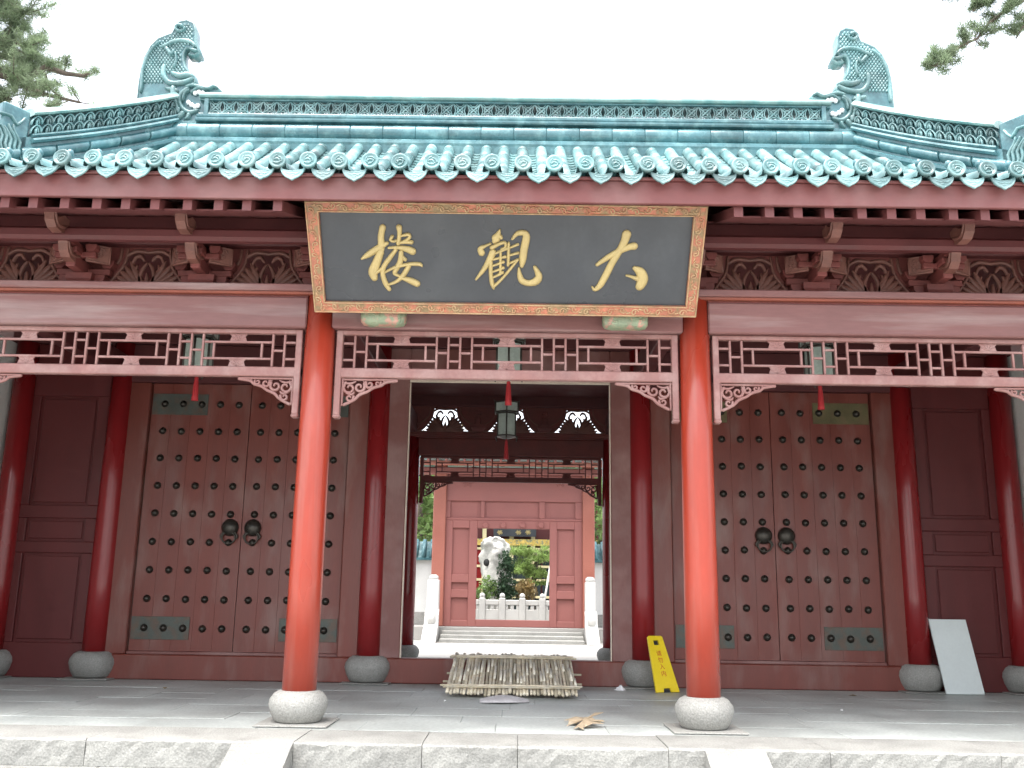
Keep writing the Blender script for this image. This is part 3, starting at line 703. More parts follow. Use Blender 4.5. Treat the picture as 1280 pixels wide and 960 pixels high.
for sx in (-1, 1):
    for ry in (0, 1):
        hr = hip_bar('hip_ridge', GLZD, hall, sx, ry, [(.15, -.1), (.15, .40)], 0, 1, 24)
        hip_bar('base_moulding', GLZD, hr, sx, ry, [(.20, -.05), (.24, .02), (.24, .06), (.20, .08)], 0, 1, 24)
        N = 14
        for i in range(N):
            t0 = i / N; t1 = (i + 1) / N - .004; rings = []
            for t in (t0, t0, t0 + .003, t1 - .003, t1, t1):
                p = hip_pt(t, sx, ry); d = hip_pt(t + .01, sx, ry) - hip_pt(max(t - .01, 0), sx, ry); d.z = 0; d.normalize(); nn = Vector((-d.y, d.x, 0))
                rr = .10 if t in (t0, t1) and len(rings) in (0, 5) else .112
                rings.append([p + nn * (math.cos(a) * rr * 1.9) + Vector((0, 0, .19 + math.sin(a) * rr)) for a in [2 * math.pi * k / 14 for k in range(14)]])
            MB().loft(rings).build('ridge_roll_tile', GLZD, hr)
        if ry == 0:
            for pr in ([(.10, .30), (.20, .31), (.215, .34), (.19, .37), (.1, .375)], [(.10, .38), (.165, .385), (.18, .41), (.16, .435), (.1, .44)]):
                hip_bar('moulding', GLZD, hr, sx, ry, pr, 0, TB, 10)
            hip_bar('cap', GLZW, hr, sx, ry, [(.09, .68), (.15, .685), (.165, .71), (.14, .745), (.09, .785), (.03, .80)], 0, TB, 10)
            hip_bar('core', GLZD, hr, sx, ry, [(.05, .43), (.05, .69)], 0, TB, 10)
            nm = 15; side = (1 if sx < 0 else -1) * -1
            d0 = hip_pt(.11, sx, ry) - hip_pt(.09, sx, ry); d0.z = 0; nn0 = Vector((-d0.y, d0.x, 0)).normalized()
            side = -1 if nn0.y > 0 else 1
            for i in range(nm):
                a = TB * i / nm; w = TB / nm; b = MB(); mp = hipmap(sx, ry, side)
                # stroke() works in metres across; scale the path parameter
                Lm = 5.87
                mq = (lambda f: (lambda s_, y, h: f(s_ / Lm, y, h)))(mp)
                A = a * Lm; Wd = w * Lm
                for r in range(2):
                    y0 = .45 + r * .115
                    b.stroke([(A, y0, .016), (A + Wd * .1, y0 + .06, .018), (A + Wd * .5, y0 + .105, .02), (A + Wd * .9, y0 + .06, .018), (A + Wd, y0, .016)], .03, mq, 6, 2)
                    b.stroke([(A + Wd * .5, y0, .02), (A + Wd * .5, y0 + .05, .03)], .028, mq, 6, 1)
                    b.stroke([(A + Wd * .25, y0 + .005, .012), (A + Wd * .33, y0 + .05, .014), (A + Wd * .5, y0 + .075, .012)], .026, mq, 6, 2)
                b.build('openwork_tile', GLZ, hr)
            # crouching beast with upright back slab at the break of the hip ridge
            p = hip_pt(TB + .012, sx, ry); d = d0.normalized(); ang = math.atan2(d.y, d.x)
            Mx = Matrix.Translation(p) @ Matrix.Rotation(ang, 4, 'Z')
            b = MB().box(-.03, .30, -.15, .15, .1, .74, c=.02, M=Mx); bs = b.build('ridge_beast', GLZD, hr)
            b = MB(); b.box(.05, .56, -.12, .12, .1, .52, c=.05, M=Mx)
            b.ball(Mx @ Vector((.55, 0, .50)), .14, sc=(1.1, .9, .8)); b.ball(Mx @ Vector((.68, 0, .44)), .09, sc=(1.2, .9, .7)); b.build('head', GLZD, bs)
            b = MB()
            for s2 in (-1, 1):
                mq = lambda x, y, h: Mx @ Vector((x, s2 * .15 + s2 * h, y))
                for k in range(8):
                    x0 = .02 + .055 * k; z0 = .10 + .015 * (k % 2)
                    b.stroke([(x0, z0, .02), (x0 + .05, z0 + .10, .045), (x0 + .04, z0 + .20, .04), (x0 + .12, z0 + .30, .04), (x0 + .15, z0 + .38 - .03 * k, .014)], .035 + .001 * k, mq, 6, 2)
                b.stroke([(.04, .62, .03), (.12, .5, .04), (.2, .58, .045), (.34, .56, .04)], .03, mq, 6, 2)
            b.build('mane', GLZ, bs)

# dragon finials
OUT = [(26, 760), (45, 560), (65, 440), (90, 350), (140, 260), (200, 200), (270, 172), (312, 158), (338, 105), (370, 65), (430, 53), (480, 75), (497, 130), (494, 210), (510, 265), (528, 302), (492, 326), (445, 322), (468, 296), (450, 268), (420, 272), (400, 310), (396, 360), (408, 420), (440, 462), (482, 490), (492, 548), (445, 572), (520, 580), (600, 596), (650, 570), (692, 606), (640, 630), (605, 640), (605, 875), (225, 875), (225, 800)]
def fin_pt(x, y): p = aty(165 + x / 6.4, 15 + y / 6.4, YC - .15); return (p.x, p.z)
POLY = [fin_pt(*q) for q in OUT]
def inside(px, pz, poly=POLY):
    c = False; j = len(poly) - 1
    for i in range(len(poly)):
        if (poly[i][1] > pz) != (poly[j][1] > pz) and px < (poly[j][0] - poly[i][0]) * (pz - poly[i][1]) / (poly[j][1] - poly[i][1]) + poly[i][0]: c = not c
        j = i
    return c
SCL = 1 / 6.4 * .0113
for sx in (-1, 1):
    H = .10
    def mp(x, y, h, sx=sx): return Vector((x if sx < 0 else -x, YC - h, y))
    cen = Vector((sum(p[0] for p in POLY) / len(POLY), sum(p[1] for p in POLY) / len(POLY)))
    fin = MB().prism(POLY, mp, -H, H)
    fo = fin.build('dragon_finial', GLZD, hall)
    bm = bmesh.new(); bm.from_mesh(fo.data); bmesh.ops.triangulate(bm, faces=[f_ for f_ in bm.faces if len(f_.verts) > 4], ngon_method='EAR_CLIP'); bm.to_mesh(fo.data); bm.free()
    rim = MB()
    rim.stroke([(x, y, .05) for x, y in POLY[:-2]], H * 1.18, mp, 8, 1); rim.build('rim', GLZ, fo)
    for nm_, strokes in (('jaw', [[(440, 600, 30), (385, 650, 40), (372, 710, 44), (398, 765, 46), (455, 795, 40), (520, 778, 24)], [(430, 590, 26), (480, 578, 30), (540, 590, 32), (600, 606, 30), (650, 585, 26), (680, 600, 18)],
                                  [(470, 640, 20), (520, 600, 26), (575, 612, 24)], [(400, 700, 24), (420, 640, 24), (450, 620, 20)]]),
                         ('mane', [[(350, 620, 40), (300, 610, 36), (262, 600, 14)], [(345, 670, 40), (300, 680, 36), (258, 690, 14)], [(350, 720, 42), (300, 745, 38), (262, 765, 14)], [(370, 770, 42), (330, 800, 38), (290, 815, 14)], [(400, 800, 40), (370, 830, 36), (345, 850, 14)], [(450, 815, 34), (440, 840, 26), (420, 858, 12)], [(325, 600, 50), (330, 700, 60), (360, 790, 50)]]),
                         ('limb', [[(250, 420, 40), (245, 490, 46), (285, 550, 46), (350, 560, 50), (430, 545, 46), (478, 520, 26)], [(320, 480, 40), (380, 500, 56), (440, 490, 56), (480, 505, 30)], [(270, 280, 34), (310, 330, 34), (330, 300, 30)], [(345, 320, 20), (350, 380, 22), (330, 430, 22)]]),
                         ('horn', [[(230, 270, 22), (290, 245, 36), (340, 222, 36), (410, 216, 34), (470, 232, 34), (500, 262, 24)], [(470, 290, 26), (500, 300, 30), (522, 302, 14)], [(395, 105, 30), (370, 95, 30), (345, 115, 28), (365, 145, 26), (405, 140, 22), (420, 115, 18)]]),
                         ('back_fin', [[(62, 630, 18), (72, 560, 28), (78, 470, 24), (98, 390, 28), (140, 305, 24), (205, 235, 22)]])):
        b = MB()
        for q, st in enumerate(strokes):
            P = [(*fin_pt(x, y), w * SCL) for x, y, w in st]
            for hs in (H, -H): b.stroke(P, .055 + .004 * q, (lambda hh: (lambda x, y, h: mp(x, y, hh + h)))(hs), 8, 3)
        b.build(nm_, GLZ, fo)
    b = MB()
    for q in ((500, 640), (530, 632), (560, 640), (445, 715), (470, 735), (498, 748), (522, 742)):
        p = fin_pt(*q)
        for hs in (H, -H): b.ball(mp(p[0], p[1], hs + (.02 if hs > 0 else -.02)), .034, 8, 5, (1, .8, 1.1))
    b.build('teeth', TISS, fo, kind='stuff')
    b = MB(); random.seed(3)
    for r in range(26):
        for c in range(24):
            x = 40 + c * 27 + (r % 2) * 13.5; y = 90 + r * 19
            p = fin_pt(x, y)
            ok = all(inside(p[0] + a, p[1] + e) for a, e in ((.035, 0), (-.035, 0), (0, .035), (0, -.035)))
            if ok and y < 560 and not (x > 250 and y > 470):
                for hs in (H, -H):
                    b.stroke([(p[0] - .004, p[1] + .006, .040), (p[0] + .004, p[1] - .008, .034)], .024, (lambda hh: (lambda x_, y_, h: mp(x_, y_, hh + h)))(hs), 6, 1)
    b.build('scales', GLZ, fo, kind='stuff')
random.seed(11)

# ------------------------------------------------------------------ door wall
YW = YC
def door(xa, xb, plate_top):
    # frame
    xs = (xa + xb) / 2
    zt = 3.74
    fr = MB().box(xa - .29, xa - .012, YW - .10, YW + .10, .298, zt, c=.012).build('door_jamb', DOOR, hall)
    MB().box(xb + .012, xb + .29, YW - .10, YW + .10, .298, zt, c=.012).build('door_jamb', DOOR, hall)
    MB().box(xa - .29, xb + .29, YW - .11, YW + .10, zt + .002, 4.25, c=.012).build('door_head', SOFF, hall)  # dark red here paints in the shadow above the doors
    MB().box(xa - .26, xb + .26, YW - .115, YW + .115, .002, .30, c=.012).build('threshold', DOOR, hall)
    MB().box(xa - .011, xb + .011, YW - .06, YW + .06, .298, .337, c=.006).build('threshold_lip', JAMB, hall)
    stud = MB(); Mx = Matrix.Rotation(R(90), 4, 'X')
    stud.lathe([(.046, 0), (.047, .006), (.038, .012), (.034, .028), (.022, .042), (.004, .048)], 0, 0, 14, True, Mx); SM = stud.mesh('stud', BRNZ)
    for sg in (-1, 1):
        x0, x1 = (xa, xs - .004) if sg < 0 else (xs + .004, xb)
        lf = MB(); n = 5; wv = (x1 - x0) / n
        lf.box(x0, x1, YW + .002, YW + .05, .335, 3.738, c=.004)
        leaf = lf.build('door_leaf', DOOR, hall)
        for i in range(n):
            MB().box(x0 + i * wv + .0004, x0 + (i + 1) * wv - .0004, YW - .028 + random.uniform(-.0012, .0012), YW + .001, .339, 3.737, c=.0015).build('door_plank', DOOR, leaf)
        for r in range(9):
            z = .615 + r * .356
            for c in range(5):
                x = xs + sg * (.153 + c * .243); x = min(max(x, xa + .08), xb - .08)
                inst('stud', SM, leaf, (x, YW - .032 - (.006 if r in (0, 8) and c > 1 else 0), z + random.uniform(-.004, .004)))
        for z, mt in ((.615, PLATE), (3.463, plate_top)):
            e = xa if sg < 0 else xb
            bx('metal_plate', mt, leaf, e + (-sg) * .012, e - sg * .74, YW - .0375, YW - .030, z - .14, z + .14, c=.002)
        kx = xs + sg * .145; kz = 1.87
        kb = MB(); kb.lathe([(.108, 0), (.110, .01), (.098, .035), (.075, .062), (.04, .078), (.004, .083)], 0, 0, 22, True, Matrix.Translation((kx, YW - .034, kz)) @ Mx)
        ko = kb.build('door_knocker', BRNZ, leaf)
    for sg in (-1, 1):
        kx = xs + sg * .145; kz = 1.87; b = MB(); mp = XZ(YW - .075)
        P = [(kx + .085 * math.cos(a), kz - .13 + .075 * math.sin(a), .022) for a in [math.pi * (.62 + 1.76 * k / 12) for k in range(13)]]
        b.stroke(P, .011, mp, 6, 1)
        for s2 in (-1, 1): b.stroke([(kx + s2 * .06, kz - .05, .03), (kx + s2 * .105, kz - .11, .03), (kx + s2 * .085, kz - .15, .014)], .012, XZ(YW - .06), 6, 2)
        b.build('knocker_ring', BRNZ, hall)
door(-4.70, -2.10, PLATE); door(2.10, 4.70, PLATY)
# centre opening
fr = MB()
for sg in (-1, 1): fr.box(sg * 1.62, sg * 1.31, YW - .11, YW + .11, .298, 4.25, c=.012)
fr.box(-1.31, 1.31, YW - .11, YW + .11, 3.835, 4.25, c=.012)
cf = fr.build('centre_door_frame', JAMB, hall)
MB().box(-1.62, 1.62, YW - .12, YW + .12, .002, .30, c=.012).build('threshold', DOOR, cf)
bx('head_strip', STRIP, cf, -1.307, 1.307, YW - .135, YW - .112, 3.785, 3.833, c=.003)
for sg in (-1, 1): bx('jamb_strip', STRIP, cf, sg * 1.310, sg * 1.296, YW - .112, YW - .06, .304, 3.783, c=.002)
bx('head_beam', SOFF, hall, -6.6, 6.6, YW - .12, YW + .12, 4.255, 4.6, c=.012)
bx('shade_upper_wall', SOFF, hall, -6.6, 6.6, YW - .05, YW + .05, 4.602, 6.3)  # unseen boarding added to stop rear light and keep the portico dark
for sg in (-1, 1):
    a, b = sg * 6.30, sg * 5.245
    pw = bx('panel_wall', DORD, hall, a, sg * 5.12, YW + .0, YW + .06, .002, 4.25)
    x0, x1 = sg * 5.40, sg * 6.16
    for nm_, za, zb in (('wall_rail', .002, .42), ('wall_rail', 1.52, 1.66), ('wall_rail', 1.96, 2.12), ('wall_rail', 3.55, 4.25)):
        bx(nm_, DORD, pw, a, b, YW - .045, YW - .002, za, zb, c=.006)
    for xx0, xx1 in ((b, x0), (x1, a)):
        for za, zb in ((.422, 1.518), (1.662, 1.958), (2.122, 3.548)): bx('wall_stile', DORD, pw, xx0, xx1, YW - .045, YW - .002, za, zb, c=.006)
    for za, zb in ((.46, 1.48), (1.70, 1.92), (2.16, 3.51)): bx('raised_panel', DORD, pw, x0 + sg * .04, x1 - sg * .04, YW - .02, YW - .001, za, zb, c=.01)
    sw = bx('side_wall', PLAST, hall, sg * 6.56, sg * 6.95, -.25, 2 * YC + .25, .004, 4.25)
# plaque rests on the centre lintel
for u_ in (480, 781):
    p = aty(u_, 402, -.19)
    b = MB(); rings = []
    for t, f in ((-1, .55), (-.9, .85), (-.6, 1), (.6, 1), (.9, .85), (1, .55)):
        rings.append([Vector((p.x + .20 * t, -.20 + math.cos(a) * .085 * f, 3.475 + .0 + math.copysign(abs(math.sin(a)) ** .6, math.sin(a)) * .085 * f)) for a in [2 * math.pi * k / 16 for k in range(16)]])
    b.loft(rings); o = b.build('plaque_rest', PILW, hall); random.seed(int(u_))
    b = MB()
    for k in range(16):
        cx, cz = p.x + random.uniform(-.16, .16), 3.475 + random.uniform(-.06, .05); P = [(cx + .03 * (1 - .6 * j / 5) * math.cos(k + j * .9), cz + .024 * (1 - .6 * j / 5) * math.sin(k + j * .9), .014) for j in range(6)]
        b.stroke(P, .010, XZ(-.283 + abs(cz - 3.475) * .4), 6, 1)
    b.build('cloud_relief', PILW, o, kind='stuff')

# ------------------------------------------------------------------ name plaque
YB, ZB, YT, ZT = -.30, 3.495, -.86, 4.31
pl = thing('name_plaque', (0, YB, ZB), 'large leaning slate plaque with three raised gold characters in carved frame', 'plaque')
UPV = Vector((0, YT - YB, ZT - ZB)).normalized(); NV = Vector((0, UPV.z, -UPV.y)); NV = -NV if NV.y > 0 else NV
P0 = Vector((0, YB, ZB))
def pm(x, y, h): return P0 + Vector((x, 0, 0)) + UPV * y + NV * h
def uv2pl(u, v, h=0):
    q = atplane(u, v, P0 + NV * h, NV) - P0; return q.x, q.dot(UPV)
cor = [uv2pl(395, 390), uv2pl(870, 394), uv2pl(884, 256), uv2pl(380.5, 251)]
inn = [uv2pl(408.5, 377.5), uv2pl(857.5, 380.5), uv2pl(866.5, 268.5), uv2pl(399.5, 265.5)]
hh = (cor[2][1] + cor[3][1]) / 2; hb = (cor[0][1] + cor[1][1]) / 2
xb_, xt_ = (cor[1][0] - cor[0][0]) / 2, (cor[2][0] - cor[3][0]) / 2; xc_ = sum(c[0] for c in cor) / 4
ib, it = (inn[1][0] - inn[0][0]) / 2, (inn[2][0] - inn[3][0]) / 2; iy0, iy1 = (inn[0][1] + inn[1][1]) / 2, (inn[2][1] + inn[3][1]) / 2
O = [(xc_ - xb_, hb), (xc_ + xb_, hb), (xc_ + xt_, hh), (xc_ - xt_, hh)]; I = [(xc_ - ib, iy0), (xc_ + ib, iy0), (xc_ + it, iy1), (xc_ - it, iy1)]
MB().prism([(xc_ - xb_ + .03, hb + .03), (xc_ + xb_ - .03, hb + .03), (xc_ + xt_ - .03, hh - .03), (xc_ - xt_ + .03, hh - .03)], pm, -.05, 0).build('board', SLATE, pl)
for i in range(4):
    a, b = O[i], O[(i + 1) % 4]; c, d = I[(i + 1) % 4], I[i]
    g = MB().prism([a, b, c, d], pm, -.055, .035); f = g.build('frame_rail', FRAME, pl)
    def lerp(p, q, t): return (p[0] + (q[0] - p[0]) * t, p[1] + (q[1] - p[1]) * t)
    e = MB()
    for (p, q), w in (((lerp(a, d, .07), lerp(b, c, .07)), .016), ((lerp(a, d, .93), lerp(b, c, .93)), .016)):
        e.stroke([(*p, w), (*lerp(p, q, .5), w), (*q, w)], .012, lambda x, y, h: pm(x, y, .034 + h), 6, 1)
    e.build('gilt_edge', FRGILT, f)
    L = math.hypot(b[0] - a[0], b[1] - a[1]); n = int(L / .105); e = MB(); m0, m1 = lerp(a, d, .5), lerp(b, c, .5)
    tx, ty = (m1[0] - m0[0]) / L, (m1[1] - m0[1]) / L
    for k in range(n):
        cx, cy = lerp(m0, m1, (k + .5) / n); sg = 1 if k % 2 else -1; P = []
        for j in range(8):
            t = j / 7; an = t * 6.5; rr = .036 * (1 - .72 * t); lx, ly = -.045 + t * .05 + rr * math.cos(an) * .9, sg * rr * math.sin(an)
            P.append((cx + tx * lx - ty * ly, cy + ty * lx + tx * ly, .013 * (1.2 - .4 * t)))
        e.stroke(P, .011 + .0004 * (k % 5), lambda x, y, h: pm(x, y, .034 + h), 6, 2)
        e.stroke([(cx + tx * .02 - ty * sg * -.02, cy + ty * .02 + tx * sg * -.02, .02), (cx + tx * .05 - ty * sg * -.012, cy + ty * .05 + tx * sg * -.012, .010)], .011, lambda x, y, h: pm(x, y, .034 + h), 6, 2)
    e.build('scroll_relief', FRGILT, f)
CH = {
 (440, 270): [[(370, 130, 80), (350, 230, 78), (352, 330, 84), (345, 400, 95)], [(345, 430, 90), (295, 560, 105), (255, 670, 118), (272, 745, 80)], [(425, 322, 45), (340, 368, 80), (205, 455, 78), (118, 510, 28)],
  [(565, 130, 76), (572, 205, 56), (555, 330, 52)], [(485, 242, 44), (464, 282, 40), (500, 302, 32), (545, 285, 30)], [(590, 236, 30), (675, 218, 46), (692, 255, 40), (630, 300, 42), (575, 315, 32)], [(570, 318, 42), (640, 310, 44), (718, 312, 56)],
  [(440, 380, 28), (560, 375, 52), (680, 402, 86), (730, 425, 92)], [(530, 400, 48), (445, 515, 60), (382, 610, 62), (372, 700, 62), (402, 800, 66), (450, 878, 52)], [(590, 430, 58), (582, 540, 70), (530, 640, 62), (515, 690, 48), (590, 722, 28)],
  [(612, 482, 28), (640, 520, 50)], [(400, 672, 28), (520, 612, 40), (680, 577, 46), (810, 575, 50), (845, 600, 18)], [(685, 595, 58), (625, 695, 62), (545, 778, 46), (440, 820, 28)], [(600, 738, 40), (700, 772, 80), (785, 812, 84)], [(375, 615, 42), (290, 685, 40)]],
 (585, 275): [[(382, 112, 22), (362, 170, 70), (335, 222, 110), (315, 255, 60)], [(385, 195, 60), (400, 215, 40)], [(270, 282, 30), (200, 312, 40), (152, 345, 72), (165, 395, 84)], [(285, 330, 60), (365, 290, 44), (440, 266, 40), (450, 320, 36), (400, 345, 30)],
  [(300, 385, 90), (232, 525, 72), (160, 630, 50), (95, 710, 24)], [(272, 500, 56), (275, 650, 52), (290, 760, 54), (310, 822, 24)], [(310, 405, 30), (390, 370, 34), (478, 335, 42)], [(300, 472, 28), (380, 452, 30), (450, 438, 42)], [(290, 548, 28), (360, 525, 30), (425, 500, 44)], [(282, 622, 28), (360, 595, 30), (425, 568, 42)], [(282, 692, 28), (350, 662, 32), (412, 625, 48)], [(392, 370, 36), (390, 500, 34), (388, 640, 36)],
  [(300, 802, 42), (385, 725, 36), (470, 630, 36), (555, 525, 36), (600, 470, 30)], [(488, 272, 34), (486, 400, 42), (480, 540, 34)], [(530, 228, 28), (590, 162, 60), (668, 152, 76), (700, 200, 92), (672, 350, 96), (655, 480, 88), (645, 555, 44)], [(500, 330, 28), (600, 290, 36)], [(500, 420, 28), (600, 392, 36)], [(490, 520, 28), (600, 468, 30)],
  [(610, 572, 28), (620, 660, 62), (650, 728, 78), (730, 756, 78), (818, 730, 98), (850, 665, 84), (800, 562, 44)]],
 (730, 275): [[(155, 535, 44), (260, 462, 66), (400, 382, 76), (540, 322, 82), (605, 312, 96)], [(512, 165, 115), (482, 260, 96), (412, 390, 86), (332, 520, 86), (262, 660, 88), (192, 780, 78), (130, 832, 52), (98, 800, 26)], [(605, 575, 58), (675, 625, 120), (700, 715, 138), (665, 800, 105)], [(505, 662, 22), (560, 675, 36), (640, 705, 60)]]}
random.seed(2)
for (u0, v0), st in CH.items():
    b = MB()
    for q, pts in enumerate(st):
        P = []
        for x, y, w in pts:
            a = uv2pl(u0 + x / 9.6, v0 + y / 9.6); a2 = uv2pl(u0 + (x + 10) / 9.6, v0 + y / 9.6); P.append((a[0], a[1], (a2[0] - a[0]) / 10 * w))
        b.stroke(P, .020 + .0013 * (q % 7), lambda x, y, h: pm(x, y, .006 + h), 10, 4)
    b.build('gilt_character', GOLD, pl)

# ------------------------------------------------------------------ lanterns
def hexring(cx, cy, z, r): return [Vector((cx + r * math.cos(a), cy + r * math.sin(a), z)) for a in [math.pi / 6 + math.pi / 3 * k for k in range(6)]]
def lantern(x, y, z, label, cordz):
    """z = top of the body"""
    t = thing('palace_lantern', (x, y, z - .5), label, 'lantern', 'hexagonal palace lanterns')
    H1, H2, r1, r2 = .15, .36, .20, .155
    f = MB()
    for zz, r in ((z, r1), (z - H1, r1), (z - H1 - .02, r2), (z - H1 - H2, r2)):
        P = hexring(x, y, zz, r); f.tube(P + [P[0]], .012, 6)
    for k in range(6):
        for za, zb, r in ((z, z - H1, r1), (z - H1 - .02, z - H1 - H2, r2)): f.tube([hexring(x, y, za, r)[k], hexring(x, y, zb, r)[k]], .013, 6)
        P = hexring(x, y, z + .03, r1 + .03)[k]; f.tube([hexring(x, y, z, r1)[k], P], [.012, .006], 6)
        Q = hexring(x, y, z - H1 - H2, r2)[k]; d = (Q - Vector((x, y, Q.z))).normalized(); f.tube([Q, Q + d * .03 + Vector((0, 0, -.03)), Q + d * .015 + Vector((0, 0, -.065))], [.011, .014, .008], 6)
    f.loft([hexring(x, y, z + .002, r1 - .01), hexring(x, y, z + .03, .06)], smooth=False); f.loft([hexring(x, y, z - H1 - H2 - .01, r2 - .01), hexring(x, y, z - H1 - H2 - .04, .05)], smooth=False)
    f.tube([(x, y, z + .03), (x, y, cordz)], .008, 6); f.build('frame', LWOOD, t)
    for k in range(6):
        for za, zb, r in ((z - .012, z - H1 + .012, r1 - .002), (z - H1 - .03, z - H1 - H2 + .012, r2 - .002)):
            a, b_ = hexring(x, y, za, r), hexring(x, y, zb, r); j = (k + 1) % 6
            s_ = lambda p, q, w: p + (q - p) * w
            qd = [s_(a[k], a[j], .07), s_(a[k], a[j], .93), s_(b_[k], b_[j], .93), s_(b_[k], b_[j], .07)]
            nn = ((a[k] + a[j]) / 2 - Vector((x, y, za))).normalized() * .005
            MB().add([q - nn for q in qd] + [q for q in qd], [(0, 1, 2, 3), (7, 6, 5, 4), (0, 1, 5, 4), (1, 2, 6, 5), (2, 3, 7, 6), (3, 0, 4, 7)]).build('glass_pane', LGLASS, t)
    zb = z - H1 - H2 - .045
    MB().lathe([(.012, zb), (.014, zb - .03), (.024, zb - .05), (.02, zb - .07), (.026, zb - .09), (.034, zb - .24), (.038, zb - .30)], x, y, 14).build('tassel', TASS, t)
    return t
lantern(0.0, 1.9, 3.97, 'hexagonal lantern behind the centre lattice, red tassel over the open doorway', 4.398)
lantern(-3.45, 1.9, 3.97, 'hexagonal lantern with red tassel before the studded door with green upper plate', 4.398)
lantern(3.43, 1.9, 3.97, 'hexagonal lantern with red tassel before the studded door with brass upper plate', 4.398)
lantern(-0.06, 5.9, 3.94, 'hexagonal glass lantern hanging inside the hall beyond the centre doorway', 4.398)

# ------------------------------------------------------------------ things on the portico floor
random.seed(5)
rk = thing('bamboo_rack', (.09, 2.9, 0), 'bound rack of bleached bamboo poles leaning on the centre threshold', 'rack')
ya, za, yb, zb = 2.28, .03, 3.80, .335
def rp(s_, x, h=0):
    d = Vector((0, yb - ya, zb - za)).normalized(); n_ = Vector((0, -d.z, d.y)); return Vector((x, ya, za)) + d * s_ + n_ * h
LR = math.hypot(yb - ya, zb - za); n = 38
for i in range(n):
    x = -.61 + 1.39 * i / (n - 1) + random.uniform(-.005, .005); sl_ = random.uniform(-.012, .012); e = random.uniform(-.05, .03); e2 = random.uniform(-.03, .05); h = random.uniform(-.004, .01)
    b = MB(); r = random.uniform(.014, .020); pts = []; rad = []
    for k in range(13):
        t = k / 12; pts.append(rp(e + (LR + e2 - e) * t, x + sl_ * t + .0015 * math.sin(k + i), h + r)); rad.append(r * (1.18 if k % 4 == 2 else 1))
    b.tube(pts, rad, 8); b.build('bamboo_pole', BAMB if random.random() < .75 else BAMD, rk)
    if random.random() < .75:
        s0 = random.uniform(.2, 1.0); b = MB(); b.tube([rp(s0, x + .006, h + .036), rp(s0 + random.uniform(.25, .5), x + .008, h + .034)], .014, 6); b.build('bamboo_strip', BAMW, rk)
for s_, hh_ in ((.12, .05), (.20, .045), (.5, -.008), (.86, -.008), (1.34, .05), (1.42, .045)):
    b = MB(); b.tube([rp(s_ + random.uniform(-.02, .02), -.67 + random.uniform(-.05, .03), hh_), rp(s_, .1, hh_ + .004), rp(s_ + random.uniform(-.02, .02), .85 + random.uniform(-.04, .04), hh_)], .012, 7); b.build('cross_cane', BAMD if hh_ < 0 else BAMB, rk)
# curled sheet
sh = MB(); rings = []
for i in range(13):
    t = i / 12; x = -.24 + .50 * t; w = .10 + .10 * math.sin(math.pi * t); hgt = .02 + .06 * math.sin(math.pi * (t * .9 + .08)) ; yc = 1.86 + .12 * t
    ring = [Vector((x, yc - w + 2 * w * k / 8, .006 + hgt * math.sin(math.pi * (.06 + .88 * k / 8)) * (1 - .35 * k / 8))) for k in range(9)]
    rings.append(ring + [q + Vector((0, 0, -.006)) for q in reversed(ring)])
sh.loft(rings); tag(sh.build('curled_sheet', SACK), 'curled grey white sheet lying at the foot of the bamboo rack', 'sheet')
# torn kraft paper
pp = thing('torn_paper', (.72, .1, 0), 'torn crumpled brown paper lying on the floor before the rack', 'paper')
C_ = Vector((.70, .12, .05))
FL = [((-.15, .30, .012), (.05, .34, .03)), ((.05, .34, .03), (.19, .27, .085)), ((.02, .2, .05), (.13, .05, .03)), ((.14, .02, .02), (.17, -.1, .05)), ((.16, -.12, .035), (-.03, -.2, .004)), ((-.02, -.34, .008), (-.10, -.26, .004)), ((-.16, -.30, .03), (-.07, -.1, .03)), ((-.13, .0, .015), (-.10, .2, .03))]
for a, b_ in FL:
    A, B = Vector((.70 + a[0], .12 + a[1] * .9, a[2])), Vector((.70 + b_[0], .12 + b_[1] * .9, b_[2])); Q = (A + B) / 2 + Vector((0, 0, .02))
    up = Vector((0, 0, .004)); b = MB(); b.add([C_, A, Q, B, C_ + up, A + up, Q + up, B + up], [(0, 1, 2), (0, 2, 3), (4, 6, 5), (4, 7, 6), (0, 1, 5, 4), (1, 2, 6, 5), (2, 3, 7, 6), (3, 0, 4, 7)]); b.build('flap', CARD, pp)
# tissue
ts = MB(); rings = []
for j in range(5):
    a = j / 4; rings.append([Vector((1.37 + (.07 * (1 - a) + .008) * math.cos(q) * random.uniform(.7, 1.3), 3.42 + (.05 * (1 - a) + .008) * math.sin(q) * random.uniform(.7, 1.3), .004 + .055 * a * random.uniform(.7, 1.2))) for q in [2 * math.pi * k / 10 for k in range(10)]])
ts.loft(rings, smooth=False); tag(ts.build('crumpled_tissue', TISS), 'small crumpled white tissue on the floor beside the column base', 'tissue')
# yellow sign
sg_ = thing('warning_sign', (1.88, 3.2, 0), 'yellow plastic warning sign with red characters leaning against the column', 'sign')
bl, br = Vector((1.745, 3.18, .004)), Vector((2.045, 3.30, .004)); ctr = (bl + br) / 2; topc = Vector((1.785, 3.50, .625))
Uy = (topc - ctr).normalized(); Hs = (topc - ctr).length; Ux = (br - bl).normalized(); Nn = Ux.cross(Uy).normalized()
def sm(x, y, h): return ctr + Ux * x + Uy * y + Nn * h
b = MB()
def quad(x0, x1, x2, x3, y0, y1): b.prism([(x0, y0), (x1, y0), (x2, y1), (x3, y1)], sm, -.012, .012)
wx = lambda y: .155 - .055 * y / Hs
quad(-wx(0), -.055, -.045, -wx(.045), 0, .045); quad(.05, wx(0), wx(.045), .04, 0, .045)
quad(-wx(.046), wx(.046), wx(Hs - .115), -wx(Hs - .115), .046, Hs - .115)
